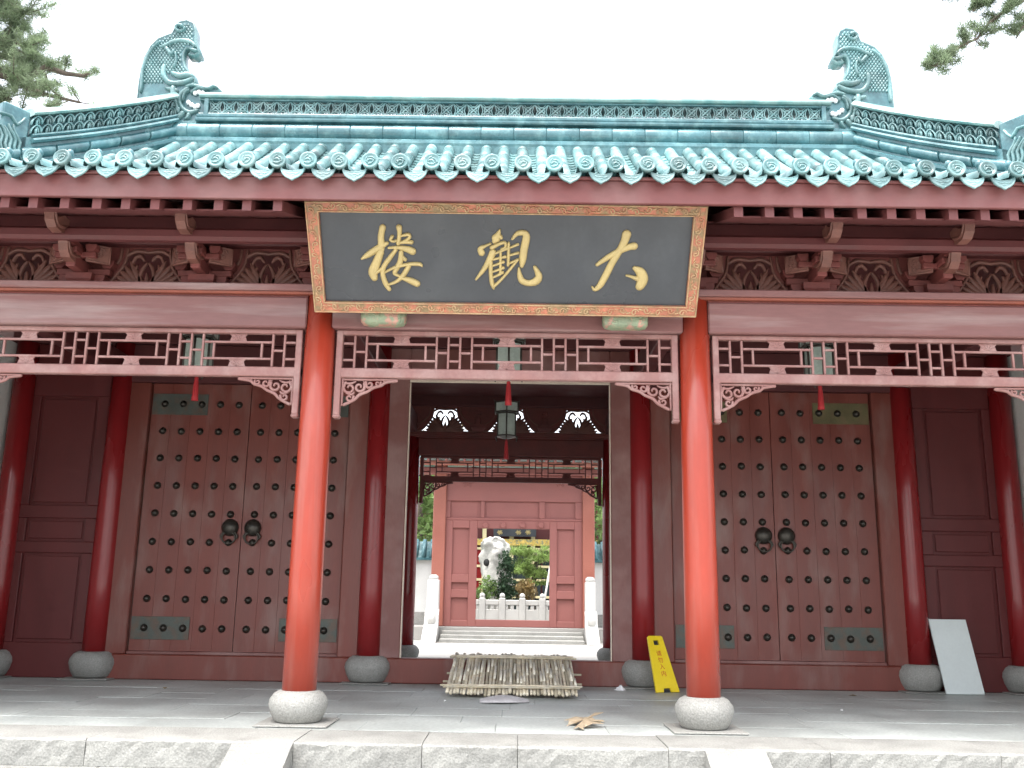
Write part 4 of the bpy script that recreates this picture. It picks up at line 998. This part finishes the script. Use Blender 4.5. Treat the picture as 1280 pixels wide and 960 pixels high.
quad(-wx(Hs - .114), -.035, -.035, -wx(Hs - .056), Hs - .114, Hs - .056); quad(.035, wx(Hs - .114), wx(Hs - .056), .035, Hs - .114, Hs - .056)
b.prism([(-wx(Hs - .055), Hs - .055), (wx(Hs - .055), Hs - .055), (wx(Hs), Hs - .012), (wx(Hs) - .02, Hs), (-wx(Hs) + .02, Hs), (-wx(Hs), Hs - .012)], sm, -.012, .012)
b.build('sign_panel', YEL, sg_)
b = MB(); b.prism([(-.036, Hs - .116), (.036, Hs - .116), (.036, Hs - .054), (-.036, Hs - .054)], sm, -.016, -.0125); b.prism([(-.056, .0), (.051, .0), (.041, .044), (-.046, .044)], sm, -.016, -.0125); b.build('hole_shade_plate', BLACK, sg_)  # black plates behind the sign openings, painted darkness
def text_mesh(ch, size, mt, name):
    cu = bpy.data.curves.new('t', 'FONT'); cu.body = ch; cu.size = size; cu.align_x = 'CENTER'; cu.align_y = 'CENTER'; cu.extrude = .0008
    o = bpy.data.objects.new('t', cu); COL.objects.link(o); dg = bpy.context.evaluated_depsgraph_get()
    me = bpy.data.meshes.new_from_object(o.evaluated_get(dg)); bpy.data.objects.remove(o); bpy.data.curves.remove(cu)
    me.materials.clear(); me.materials.append(mt); me.name = name; return me
for k, ch in enumerate('请勿入内'):
    me = text_mesh(ch, .072, SRED, 'sign_character')
    for vtx in me.vertices: vtx.co = sm(vtx.co.x, .46 - k * .082 + vtx.co.y, .0135 + vtx.co.z)
    inst('sign_character', me, sg_)
# white board
b = MB(); bl = Vector((5.26, 3.56, .003)); wv = Vector((.47, .03, 0)); uv = Vector((-.035, .27, .862)); nn = wv.cross(uv).normalized() * .018
b.add([bl, bl + wv, bl + wv + uv, bl + uv, bl + nn, bl + wv + nn, bl + wv + uv + nn, bl + uv + nn], [(0, 1, 2, 3), (7, 6, 5, 4), (0, 1, 5, 4), (1, 2, 6, 5), (2, 3, 7, 6), (3, 0, 4, 7)])
tag(b.build('white_board', BOARD), 'plain pale white board leaning on the dark panel wall', 'board')
for u_, v_, mt, lb in ((206, 861, AUT, 'small reddish dry leaf on the floor before the green plated door'), (1066, 870, AUT, 'small reddish dry leaf on the floor before the brass plated door'), (1052, 889, TISS, 'tiny white paper scrap on the floor between brass plated door and kerb'), (556, 877, TISS, 'tiny white paper scrap beside the corner of the bamboo rack')):
    p = atz(u_, v_, 0); b = MB(); a = random.random() * 6; sz = .05 if mt is AUT else .022
    d_ = Vector((math.cos(a), math.sin(a), 0)); e_ = Vector((-d_.y, d_.x, 0)); P = [p + d_ * sz, p + e_ * sz * .5 + Vector((0, 0, .012)), p - d_ * sz, p - e_ * sz * .5 + Vector((0, 0, .010))]
    P = [q + Vector((0, 0, .004)) for q in P]; b.add(P + [q + Vector((0, 0, .002)) for q in P], [(0, 1, 2, 3), (7, 6, 5, 4), (0, 1, 5, 4), (1, 2, 6, 5), (2, 3, 7, 6), (3, 0, 4, 7)])
    tag(b.build('dry_leaf' if mt is AUT else 'paper_scrap', mt), lb, 'leaf' if mt is AUT else 'paper')
# dry stem on the apron
b = MB(); P = [atz(50, 949, -.2), atz(90, 950.5, -.2), atz(130, 953, -.2), atz(172, 957.5, -.2)]
b.tube([p + Vector((0, 0, .008)) for p in P], [.004, .006, .006, .003], 6); tag(b.build('dry_straw', BAMB), 'thin dry straw lying on the stone below the kerb', 'straw')

# ------------------------------------------------------------------ courtyard and far gate
ct = bx('courtyard', COURT, None, -14, 14, 9.16, 40, -.5, -.004); tag(ct, kind='structure')
YG = 16.3
g0 = aty(640, 784, YG); ZG = g0.z
fg = thing('far_gate', (0, YG, ZG), 'red panelled wooden gate screen with square opening across the courtyard', 'gate')
def GP(u, v): p = aty(u, v, YG); return p.x, p.z
gx0, gx1 = GP(540, 700)[0], GP(743, 700)[0]; ix0, ix1 = GP(556, 700)[0], GP(728, 700)[0]
ox0, ox1 = GP(596, 700)[0], GP(687, 700)[0]; oz1 = GP(641, 661)[1]; oz0 = GP(641, 775)[1]; gt = GP(640, 594)[1]
for a, b_ in ((gx0, ix0), (ix1, gx1)): bx('gate_pillar', FGATO, fg, a, b_, YG - .12, YG + .2, ZG, gt + .3, c=.02)
def pane(x0, x1, z0, z1): # recessed panel with rails
    return (x0, x1, z0, z1)
zrow = [GP(640, v)[1] for v in (648, 627)]; zs = [GP(575, v)[1] for v in (773, 747, 737, 728, 718, 660)]
w0 = .1
sheet_b = bx('gate_back_panel', FGATE, fg, ix0, ox0, YG + .03, YG + .09, ZG, gt); bx('gate_back_panel', FGATE, fg, ox1, ix1, YG + .03, YG + .09, ZG, gt); bx('gate_back_panel', FGATE, fg, ox0, ox1, YG + .03, YG + .09, oz1, gt)
lx0, lx1 = GP(565, 700)[0], GP(586, 700)[0]; rx0, rx1 = GP(696, 700)[0], GP(718, 700)[0]
for s0, s1, p0, p1 in ((ix0, ox0, lx0, lx1), (ox1, ix1, rx0, rx1)):
    for xa, xb in ((s0, p0), (p1, s1)): bx('gate_stile', FGATE, fg, xa, xb, YG - .03, YG + .028, ZG, oz1 + .2, c=.01)
    for za_, zb_ in ((ZG, zs[0] - .04), (zs[1], zs[2]), (zs[3], zs[4]), (zs[5], oz1 + .2)): bx('gate_rail', FGATE, fg, p0, p1, YG - .03, YG + .028, za_, zb_, c=.01)
bx('gate_head_rail', FGATE, fg, ox0, ox1, YG - .03, YG + .028, oz1, oz1 + .2, c=.01)
bx('gate_sill', FGATE, fg, ox0, ox1, YG - .03, YG + .09, ZG, oz0, c=.01)
bx('gate_rail', FGATE, fg, ix0, ix1, YG - .03, YG + .028, oz1 + .202, zrow[0], c=.01); bx('gate_rail', FGATE, fg, ix0, ix1, YG - .03, YG + .028, zrow[1], gt, c=.01)
xs_ = [GP(u, 640)[0] for u in (556, 563, 601, 606, 674, 681, 719, 728)]
for k in range(0, 8, 2): bx('gate_stile', FGATE, fg, xs_[k], xs_[k + 1], YG - .03, YG + .028, zrow[0] + .002, zrow[1] - .002, c=.01)
for u_ in (607, 629, 653, 676):
    p = GP(u_, 657); b = MB(); b.lathe([(.085, 0), (.085, .05), (.06, .07)], 0, 0, 6, False, Matrix.Translation((p[0], YG - .03, p[1])) @ Matrix.Rotation(R(90), 4, 'X')); b.build('door_peg', FGATE, fg)
for u_ in (585, 700):
    p = GP(u_, 604); b = MB()
    for k in range(6): b.stroke([(p[0], p[1], .03), (p[0] + .10 * math.cos(k * 1.047), p[1] + .07 * math.sin(k * 1.047), .035), (p[0] + .17 * math.cos(k * 1.047), p[1] + .11 * math.sin(k * 1.047), .012)], .02 + .001 * k, XZ(YG - .03), 6, 2)
    b.build('flower_boss', FGATE, fg)
bx('gate_lintel', FGATE, fg, gx0 - .5, gx1 + .5, YG - .16, YG + .22, gt + .002, gt + .17, c=.02)
o = MB().tube([(gx0 - .6, YG - .35, gt + .27), (gx1 + .6, YG - .35, gt + .27)], .085, 14).build('gate_purlin', FGATO, fg)
for k in range(24):
    x = gx0 - .55 + (gx1 - gx0 + 1.1) * k / 23
    b = MB(); b.tube([(x, YG - .95, gt + .24), (x, YG, gt + .60)], .035, 6); b.build('rafter', FGATE, fg)
gr = MB(); gr.add([(gx0 - .9, YG - 1.0, gt + .30), (gx1 + .9, YG - 1.0, gt + .30), (gx1 + .9, YG + .05, gt + .90), (gx0 - .9, YG + .05, gt + .90), (gx1 + .9, YG + 1.1, gt + .30), (gx0 - .9, YG + 1.1, gt + .30)], [(0, 1, 2, 3), (3, 2, 4, 5), (0, 1, 4, 5)])
rf = gr.build('gate_roof', GLZ, fg)
for k in range(28):
    x = gx0 - .85 + (gx1 - gx0 + 1.7) * k / 27
    b = MB(); b.tube([(x, YG - 1.03, gt + .33), (x, YG, gt + .92)], .06, 8); b.build('tile_row', GLZ, rf)
# gate platform, steps and marble posts
gp = bx('gate_terrace', COURT, None, -9, 9, YG - .5, YG + 2.3, -.3, ZG - .004); tag(gp, kind='structure')
ZS = ZG / 4
for k in range(3):
    bx('terrace_step', GRAN, gp, gx0 + .35, gx1 - .35, YG - .5 - .34 * (3 - k), YG - .5 - .34 * (2 - k) - .003, -.1, ZS * (k + 1), c=.012)
for sg, ua, ub in ((-1, 534, 549), (1, 732, 745)):
    xa, xb = aty(ua, 720, YG - .9).x, aty(ub, 720, YG - .9).x; zt = aty(540, 718, YG - .9).z
    r = thing('marble_balustrade', ((xa + xb) / 2, YG - 1, 0), 'white marble post at the far gate steps, ' + ('on the side of the teal shuttered house' if sg < 0 else 'away from the teal shuttered house'), 'balustrade', 'marble posts beside the far steps')
    b = MB().box(xa, xb, YG - .80, YG - .52, .005, zt - .12, c=.02); rings = []
    po = b.build('post', MARB, r)
    xm = (xa + xb) / 2
    MB().lathe([(.10, zt - .122), (.12, zt - .08), (.105, zt - .03), (.06, zt)], xm, YG - .66, 14).build('post_cap', MARB, po)
    b = MB().prism([(YG - 1.75, .005), (YG - .81, .005), (YG - .81, ZG + .42), (YG - 1.0, ZG + .32), (YG - 1.08, ZG + .12), (YG - 1.72, .06)], lambda x, y, h: Vector((h, x, y)), xa - .02, xb + .02); b.build('cheek_stone', MARB, r)
    b = MB().lathe([(.17, -.09), (.19, -.05), (.19, .05), (.17, .09)], 0, 0, 18, True, Matrix.Translation((xm, YG - 1.02, ZG + .22)) @ Matrix.Rotation(R(90), 4, 'Y')); b.build('drum_stone', MARB, r)
# courtyard walls either side of the gate
for sg in (-1, 1):
    xw0, xw1 = (gx0 - .02 if sg < 0 else gx1 + .02), sg * 12
    YWl = YG + 1.2; zt = aty(520, 700, YWl).z
    t = thing('courtyard_wall', ((xw0 + xw1) / 2, YWl, 0), 'white wall with teal tile coping, ' + ('in front of the teal shuttered house' if sg < 0 else 'on the far gate side away from the shuttered house'), 'wall')
    bx('wall_body', PLAST, t, xw0, xw1, YWl, YWl + .35, ZG + .003, zt); bx('wall_foot', GRAN, t, xw0, xw1, YWl - .08, YWl - .002, ZG + .003, ZG + .32)
    b = MB().prism([(YWl - .16, zt + .002), (YWl + .51, zt + .002), (YWl + .51, zt + .06), (YWl + .175, zt + .5), (YWl - .16, zt + .06)], lambda x, y, h: Vector((h, x, y)), xw0, xw1); cp = b.build('coping', GLZD, t)
    n = int(abs(xw1 - xw0) / .2)
    for k in range(min(n, 46)):
        x = xw0 + sg * (.1 + k * .2); b = MB(); b.tube([(x, YWl - .19, zt + .09), (x, YWl + .16, zt + .53)], .055, 8); b.build('tile_row', GLZD, cp)
# ---- inner court seen through the opening
ZI = ZG - .002
ic = bx('inner_court', COURT, None, -12, 12, YG + 2.31, 40, -.2, ZI - .003); tag(ic, kind='structure')
YR = 19.6
rl = thing('marble_railing', (0, YR, ZI), 'low white marble railing with knob posts behind the far gate', 'railing')
zr0, zr1 = aty(640, 768, YR).z, aty(640, 750, YR).z
for k in range(-5, 6):
    x = aty(628, 740, YR).x + k * (aty(653, 740, YR).x - aty(628, 740, YR).x)
    zt = aty(640, 744, YR).z
    b = MB().box(x - .09, x + .09, YR - .09, YR + .09, ZI, zt - .08, c=.015); po = b.build('post', MARB, rl); MB().ball((x, YR, zt - .02), .08, 10, 6).build('post_knob', MARB, po)
w_ = aty(653, 740, YR).x - aty(628, 740, YR).x; x00 = aty(628, 740, YR).x
for k in range(-5, 5):
    xa, xb = x00 + k * w_ + .09, x00 + (k + 1) * w_ - .09; ht = zr1 - ZI
    b = MB(); b.box(xa, xb, YR - .05, YR + .05, ZI, ZI + ht * .60, c=.01); b.box(xa, xb, YR - .06, YR + .06, ZI + ht * .78, ZI + ht, c=.015)
    xm = (xa + xb) / 2
    b.box(xm - .05, xm + .05, YR - .045, YR + .045, ZI + ht * .601, ZI + ht * .779, c=.01)
    for s2 in (-1, 1): b.box(xm + s2 * (xb - xa) * .30, xm + s2 * (xb - xa) * .5, YR - .045, YR + .045, ZI + ht * .601, ZI + ht * .779, c=.01)
    b.build('railing_panel', MARB, rl)
# scholar rock with ivy
YK = 20.8; random.seed(21)
rp0 = aty(617, 748, YK); rtop = aty(620, 673, YK)
outl = [(748, 601, 640), (735, 603, 640), (720, 602, 641), (705, 601, 639), (695, 600, 637), (686, 602, 637), (680, 600, 635), (675, 603, 631), (672, 612, 624)]
b = MB(); rings = []; sd_ = [random.random() * 6 for _ in range(8)]
rock_rows = []
for j in range(len(outl) - 1):
    for q in range(3):
        t = q / 3; rock_rows.append([outl[j][i] + (outl[j + 1][i] - outl[j][i]) * t for i in range(3)])
rock_rows.append(list(outl[-1]))
for j, (v, ua, ub) in enumerate(rock_rows):
    A, B = aty(ua, v, YK), aty(ub, v, YK); cx, rx = (A.x + B.x) / 2, (B.x - A.x) / 2; z = (A.z + B.z) / 2 if j else ZI; ring = []
    for k in range(28):
        a = 2 * math.pi * k / 28; f = 1 + .10 * math.sin(3 * a + sd_[0] + j * .35) + .08 * math.sin(5 * a + sd_[1] - j * .6) + .05 * math.sin(9 * a + sd_[2] + j * 1.1) + random.uniform(-.05, .05)
        ring.append(Vector((cx + rx * f * math.cos(a) * .95, YK + .45 * f * math.sin(a), z + random.uniform(-.02, .02) * (j > 0))))
    rings.append(ring)
b.loft(rings); rock = b.build('rock_body', ROCK, thing('scholar_rock', (rp0.x, YK, ZI), 'tall pale weathered garden rock partly covered with ivy', 'rock')); rk_t = rock.parent
for u_, v_, r_ in ((608, 703, .09), (623, 683, .06), (632, 697, .06)):
    p = aty(u_, v_, YK - .5); b = MB(); b.lathe([(r_, 0), (r_ * .9, .02), (r_ * .3, .03)], 0, 0, 14, True, Matrix.Translation((p.x, YK - .405, p.z)) @ Matrix.Rotation(R(90), 4, 'X') @ Matrix.Diagonal((1, 1.25, 1, 1))); b.build('hollow_shade_disc', BLACK, rk_t)  # black discs on the rock face, painting the shade of hollows
def leaves(b, c, rad, n, size, flat=1.0, shell=.35):
    for _ in range(n):
        d = Vector((random.gauss(0, 1), random.gauss(0, 1), random.gauss(0, 1))).normalized() * (shell + (1 - shell) * random.random() ** .5)
        p = Vector(c) + Vector((d.x * rad[0], d.y * rad[1], d.z * rad[2])); a = Vector((random.gauss(0, 1), random.gauss(0, 1), random.gauss(0, 1) * flat)).normalized(); q = a.cross(Vector((random.random(), random.random(), random.random()))).normalized()
        s_ = size * random.uniform(.6, 1.4); b.add([p - a * s_, p + q * s_ * .45, p + a * s_, p - q * s_ * .45], [(0, 1, 2, 3)])
b = MB()
for u_, v_, r_ in ((630, 700, .30), (632, 715, .34), (634, 730, .36), (628, 742, .40), (622, 735, .3), (636, 705, .22), (637, 745, .35)):
    p = aty(u_, v_, YK - .45); leaves(b, (p.x, YK - .42, p.z), (r_ * .8, .14, r_), 260, .05)
b.build('ivy', IVY, rk_t)
def shrub(u, v, Y, r, mt, label, cat='shrub', n=700, size=.06):
    p = aty(u, v, Y); t = thing('shrub', (p.x, Y, ZI), label, cat); b = MB()
    for k in range(5):
        b.tube([(p.x + random.uniform(-.05, .05), Y, ZI), (p.x + random.uniform(-.6, .6) * r[0], Y + random.uniform(-.3, .3) * r[0], p.z)], [.025, .008], 6)
    b.build('stem', BARK, t); b = MB()
    for k in range(6):
        leaves(b, (p.x + random.uniform(-.6, .6) * r[0], Y + random.uniform(-.5, .5) * r[0], p.z + random.uniform(-.5, .4) * r[1]), (r[0] * .55, r[0] * .5, r[1] * .55), n // 6, size)
    b.build('crown', mt, t)
shrub(604, 738, 20.4, (.55, .50), LEAF, 'bright green leafy shrub at the foot of the garden rock')
shrub(652, 738, 20.5, (.50, .42), AUT, 'bronze and green low shrub between rock and dwarf pine')
# pines
def pine_tuft(b, c, r, n, ln, w, upb=.4):
    for _ in range(n):
        d = Vector((random.gauss(0, 1), random.gauss(0, 1), random.gauss(0, 1) + upb)).normalized(); q = d.cross(Vector((random.random() - .5, random.random() - .5, random.random() - .5))).normalized() * w
        p = Vector(c) + Vector((random.gauss(0, r * .35), random.gauss(0, r * .35), random.gauss(0, r * .2))); b.add([p - q, p + q, p + d * ln * random.uniform(.6, 1.1)], [(0, 1, 2)])
dp = aty(668, 740, 22.0)
t = thing('dwarf_pine', (dp.x, 22.0, ZI), 'clipped dwarf pine with cloud shaped needle pads beside the rock', 'tree'); b = MB()
b.tube([(dp.x, 22, ZI), (dp.x - .1, 22, aty(0, 725, 22).z), (dp.x + .08, 22, aty(660, 700, 22).z), (dp.x, 22, aty(660, 688, 22).z)], [.09, .07, .06, .03], 8)
pads = [(664, 690, .75, .22), (678, 694, .6, .2), (650, 692, .45, .18), (668, 701, .6, .16), (684, 700, .5, .18), (648, 714, .5, .16), (662, 716, .55, .15), (656, 709, .4, .14), (672, 720, .45, .14), (668, 730, .4, .13)]
for u_, v_, rx, rz_ in pads: p = aty(u_, v_, 22); b.tube([(dp.x, 22, p.z - .15), (p.x, 22, p.z - .05)], [.04, .015], 6)
b.build('trunk', BARK, t); b = MB()
for u_, v_, rx, rz_ in pads:
    p = aty(u_, v_, 22)
    for k in range(34):
        a = random.random() * 6.28; r = rx * random.random() ** .5; pine_tuft(b, (p.x + r * math.cos(a), 22 + r * .6 * math.sin(a), p.z + random.uniform(-.4, 1) * rz_ * (1 - (r / rx) ** 2 * .7)), .12, 14, .16, .012, .8)
b.build('crown', NEEDLY, t)
# pole leaning
A, B = aty(676, 748, 21.0), aty(689, 711, 21.3); b = MB(); b.tube([(A.x, 21.0, ZI), (B.x, 21.5, B.z + .2)], .035, 8); tag(b.build('leaning_pole', MARB), 'white pole leaning beside the dwarf pine', 'pole')
# rear pavilion
YP = 25.0
pv = thing('rear_pavilion', (0, YP + 1.5, ZI), 'dark fronted pavilion with cream window bars and a name board', 'building')
def PX(u, v): p = aty(u, v, YP); return p.x, p.z
bx('wall', DORD, pv, -6, 6, YP + .1, YP + .3, ZI, 5.5); bx('name_board', SLATE, pv, PX(617, 668)[0], PX(670, 668)[0], YP - .2, YP - .14, PX(640, 671)[1], PX(640, 660)[1])
bx('gold_band', YLW, pv, -6, 6, YP - .1, YP + .0, PX(640, 682)[1], PX(640, 674)[1])
for u_ in (605, 639, 666, 693, 572, 720): x = PX(u_, 700)[0]; bx('window_post', CREAM, pv, x - .07, x + .07, YP - .06, YP + .02, ZI, 5.2)
for v_ in (686, 708, 725, 746): z = PX(640, v_)[1]; bx('window_rail', CREAM, pv, -6, 6, YP - .04, YP + .0, z - .04, z + .04)
for k in range(12):
    xa = -6 + k; bx('window_pane', GLAS if k not in (4, 9) else CRIM, pv, xa + .03, xa + .97, YP + .03, YP + .06, ZI, PX(640, 684)[1])
b = MB(); random.seed(9)
for u_ in (625, 648, 660):
    c = PX(u_, 666)
    for k in range(5): a = k * 1.3; b.stroke([(c[0] - .09 * math.cos(a), c[1] - .08 * math.sin(a), .03), (c[0] + .09 * math.cos(a), c[1] + .08 * math.sin(a), .02)], .01 + .001 * k, XZ(YP - .2), 6, 1)
b.build('board_lettering', GOLD, pv)
b = MB(); b.add([(-7, YP - 1.6, 5.2), (7, YP - 1.6, 5.2), (6, YP + 2, 6.5), (-6, YP + 2, 6.5), (7, YP + 5.6, 5.2), (-7, YP + 5.6, 5.2)], [(0, 1, 2, 3), (3, 2, 4, 5), (0, 1, 4, 5)]); b.build('roof', GLZD, pv)
# building with teal shutters, far left
YS = 24.5
def SP(u, v): p = aty(u, v, YS); return p.x, p.z
tb = thing('shuttered_house', (SP(500, 700)[0], YS + 2, ZI), 'pale house with teal window shutters behind the courtyard wall', 'building')
bx('wall', PLAST, tb, SP(440, 700)[0], SP(548, 700)[0], YS + 1, YS + 4, ZI, SP(540, 598)[1])
for va, vb in ((616, 626), (629, 640), (643, 655)): bx('shutter', BLUEW, tb, SP(520, 640)[0], SP(541, 640)[0], YS + .94, YS + .998, SP(530, vb)[1], SP(530, va)[1])
b = MB(); zz = SP(540, 598)[1]; x0, x1 = SP(430, 700)[0], SP(556, 700)[0]; b.prism([(YS + .5, zz + .003), (YS + 4.5, zz + .003), (YS + 2.5, zz + 1.5)], lambda x, y, h: Vector((h, x, y)), x0, x1); b.build('roof', GLZD, tb)
def tree(name, x, y, h, cr, mt, label, n=2600, size=.10, z0=None):
    z0 = ZI if z0 is None else z0
    t = thing(name, (x, y, z0), label, 'tree'); b = MB()
    b.tube([(x, y, z0), (x + .05, y, z0 + h * .4), (x - .05, y, z0 + h * .8)], [.13, .10, .04], 8)
    cs = []
    for k in range(9):
        a = k * 2.4; c = Vector((x + cr * .6 * math.cos(a), y + cr * .6 * math.sin(a), z0 + h * (.45 + .5 * ((k * 37) % 9) / 9))); cs.append(c); b.tube([(x, y, z0 + h * .35), c], [.05, .015], 6)
    b.build('trunk', BARK, t); b = MB()
    for c in cs: leaves(b, c, (cr * .5, cr * .5, cr * .42), n // 9, size)
    b.build('crown', mt, t)
p = aty(527, 650, 20.5); tree('courtyard_tree', p.x, 20.5, 4.6, 1.1, LEAF, 'small leafy tree behind the wall in front of the teal shutters')
p = aty(752, 640, 21); tree('courtyard_tree', p.x + .3, 21, 5.2, 1.5, LEAF, 'broad leafy tree behind the wall on the side away from the teal shutters', 3200)
p = aty(535, 588, 27); tree('courtyard_tree', p.x, 27.5, 7.2, 1.8, AUT, 'taller yellowing tree rising above the shuttered house', 2600, .12)

# tall pines behind the hall
def pine(x, y, top, limbs, label, seed, dens=1.0, thick=1.0):
    random.seed(seed)
    t = thing('pine_tree', (x, y, -.5), label, 'tree', 'tall pines behind the hall roof'); b = MB(); nb_ = MB()
    b.tube([(x, y, -.55), (x + .15, y, top * .35), (x - .1, y, top * .7), (x + .1, y, top)], [.32, .26, .17, .05], 10)
    for (z0, P, spread, nt_) in limbs:
        pts = [Vector((x, y, z0))] + [Vector(q) for q in P]
        b.tube(pts, [thick * .10 * (1 - .8 * i / (len(pts) - 1)) + .008 for i in range(len(pts))], 7)
        for _ in range(int(nt_ * dens)):
            k = random.randrange(len(pts) - 1); tt = random.random(); c = pts[k] + (pts[k + 1] - pts[k]) * tt
            if k == 0 and tt < .45: continue
            e = c + Vector((random.gauss(0, spread), random.gauss(0, spread), random.gauss(.12, spread * .55)))
            b.tube([c, (c + e) / 2 + Vector((0, 0, random.uniform(-.08, .08))), e], [.016, .011, .005], 4)
            for q in range(4):
                f = c + (e - c) * (.55 + .15 * q); pine_tuft(nb_, f, .15, 34, .24, .0085, .5)
    b.build('trunk', BARK, t); nb_.build('crown', NEEDLE, t)
def T(u, v, Y): p = aty(u, v, Y); return (p.x, p.y, p.z)
xl = -13.6
pine(xl, 12, 16.5, [(12.6, [T(-60, 60, 12), T(0, 85, 12), T(30, 108, 12), T(60, 119, 11.6), T(100, 128, 11.3)], .34, 46),
     (13.4, [T(-60, 30, 12.2), T(-10, 45, 12), T(25, 55, 12), T(40, 75, 12)], .42, 70), (14.2, [T(-40, 0, 12), T(5, 12, 12), T(32, 18, 12)], .40, 70),
     (13.0, [T(-40, 60, 12.6), T(10, 72, 12.6), T(36, 80, 12.4), T(56, 92, 12.3), T(62, 112, 12.3)], .30, 24), (13.2, [T(30, 100, 12), T(58, 84, 12), T(82, 92, 12), T(105, 95, 12), T(112, 90, 12)], .16, 12),
     (11.6, [T(-80, 100, 12), T(-20, 118, 12), T(15, 124, 12)], .36, 50), (15.4, [T(-60, -60, 12), T(0, -30, 12)], .45, 40)], 'tall dark pine rising behind the hip ridge, dense low branches', 4)
xr = 14.2
pine(xr, 12, 17.5, [(15.6, [T(1360, -30, 12), T(1290, -5, 12), T(1255, 14, 12), T(1235, 30, 12), T(1222, 48, 12), T(1200, 58, 12), T(1178, 80, 12), T(1165, 83, 12)], .20, 40),
     (16.2, [T(1340, -40, 12), T(1260, -8, 12), T(1225, 5, 12), T(1216, 14, 12)], .20, 24), (16.6, [T(1300, -50, 12), T(1230, -22, 12), T(1195, -4, 12), T(1178, 0, 12)], .16, 18), (14.4, [T(1360, 10, 12), T(1300, 18, 12), T(1278, 34, 12), T(1270, 48, 12)], .14, 10), (15.0, [T(1380, 0, 12), T(1330, 20, 12)], .4, 30)],
     'tall pine with one thin drooping branch over the hip ridge end', 6, 1.3, .45)
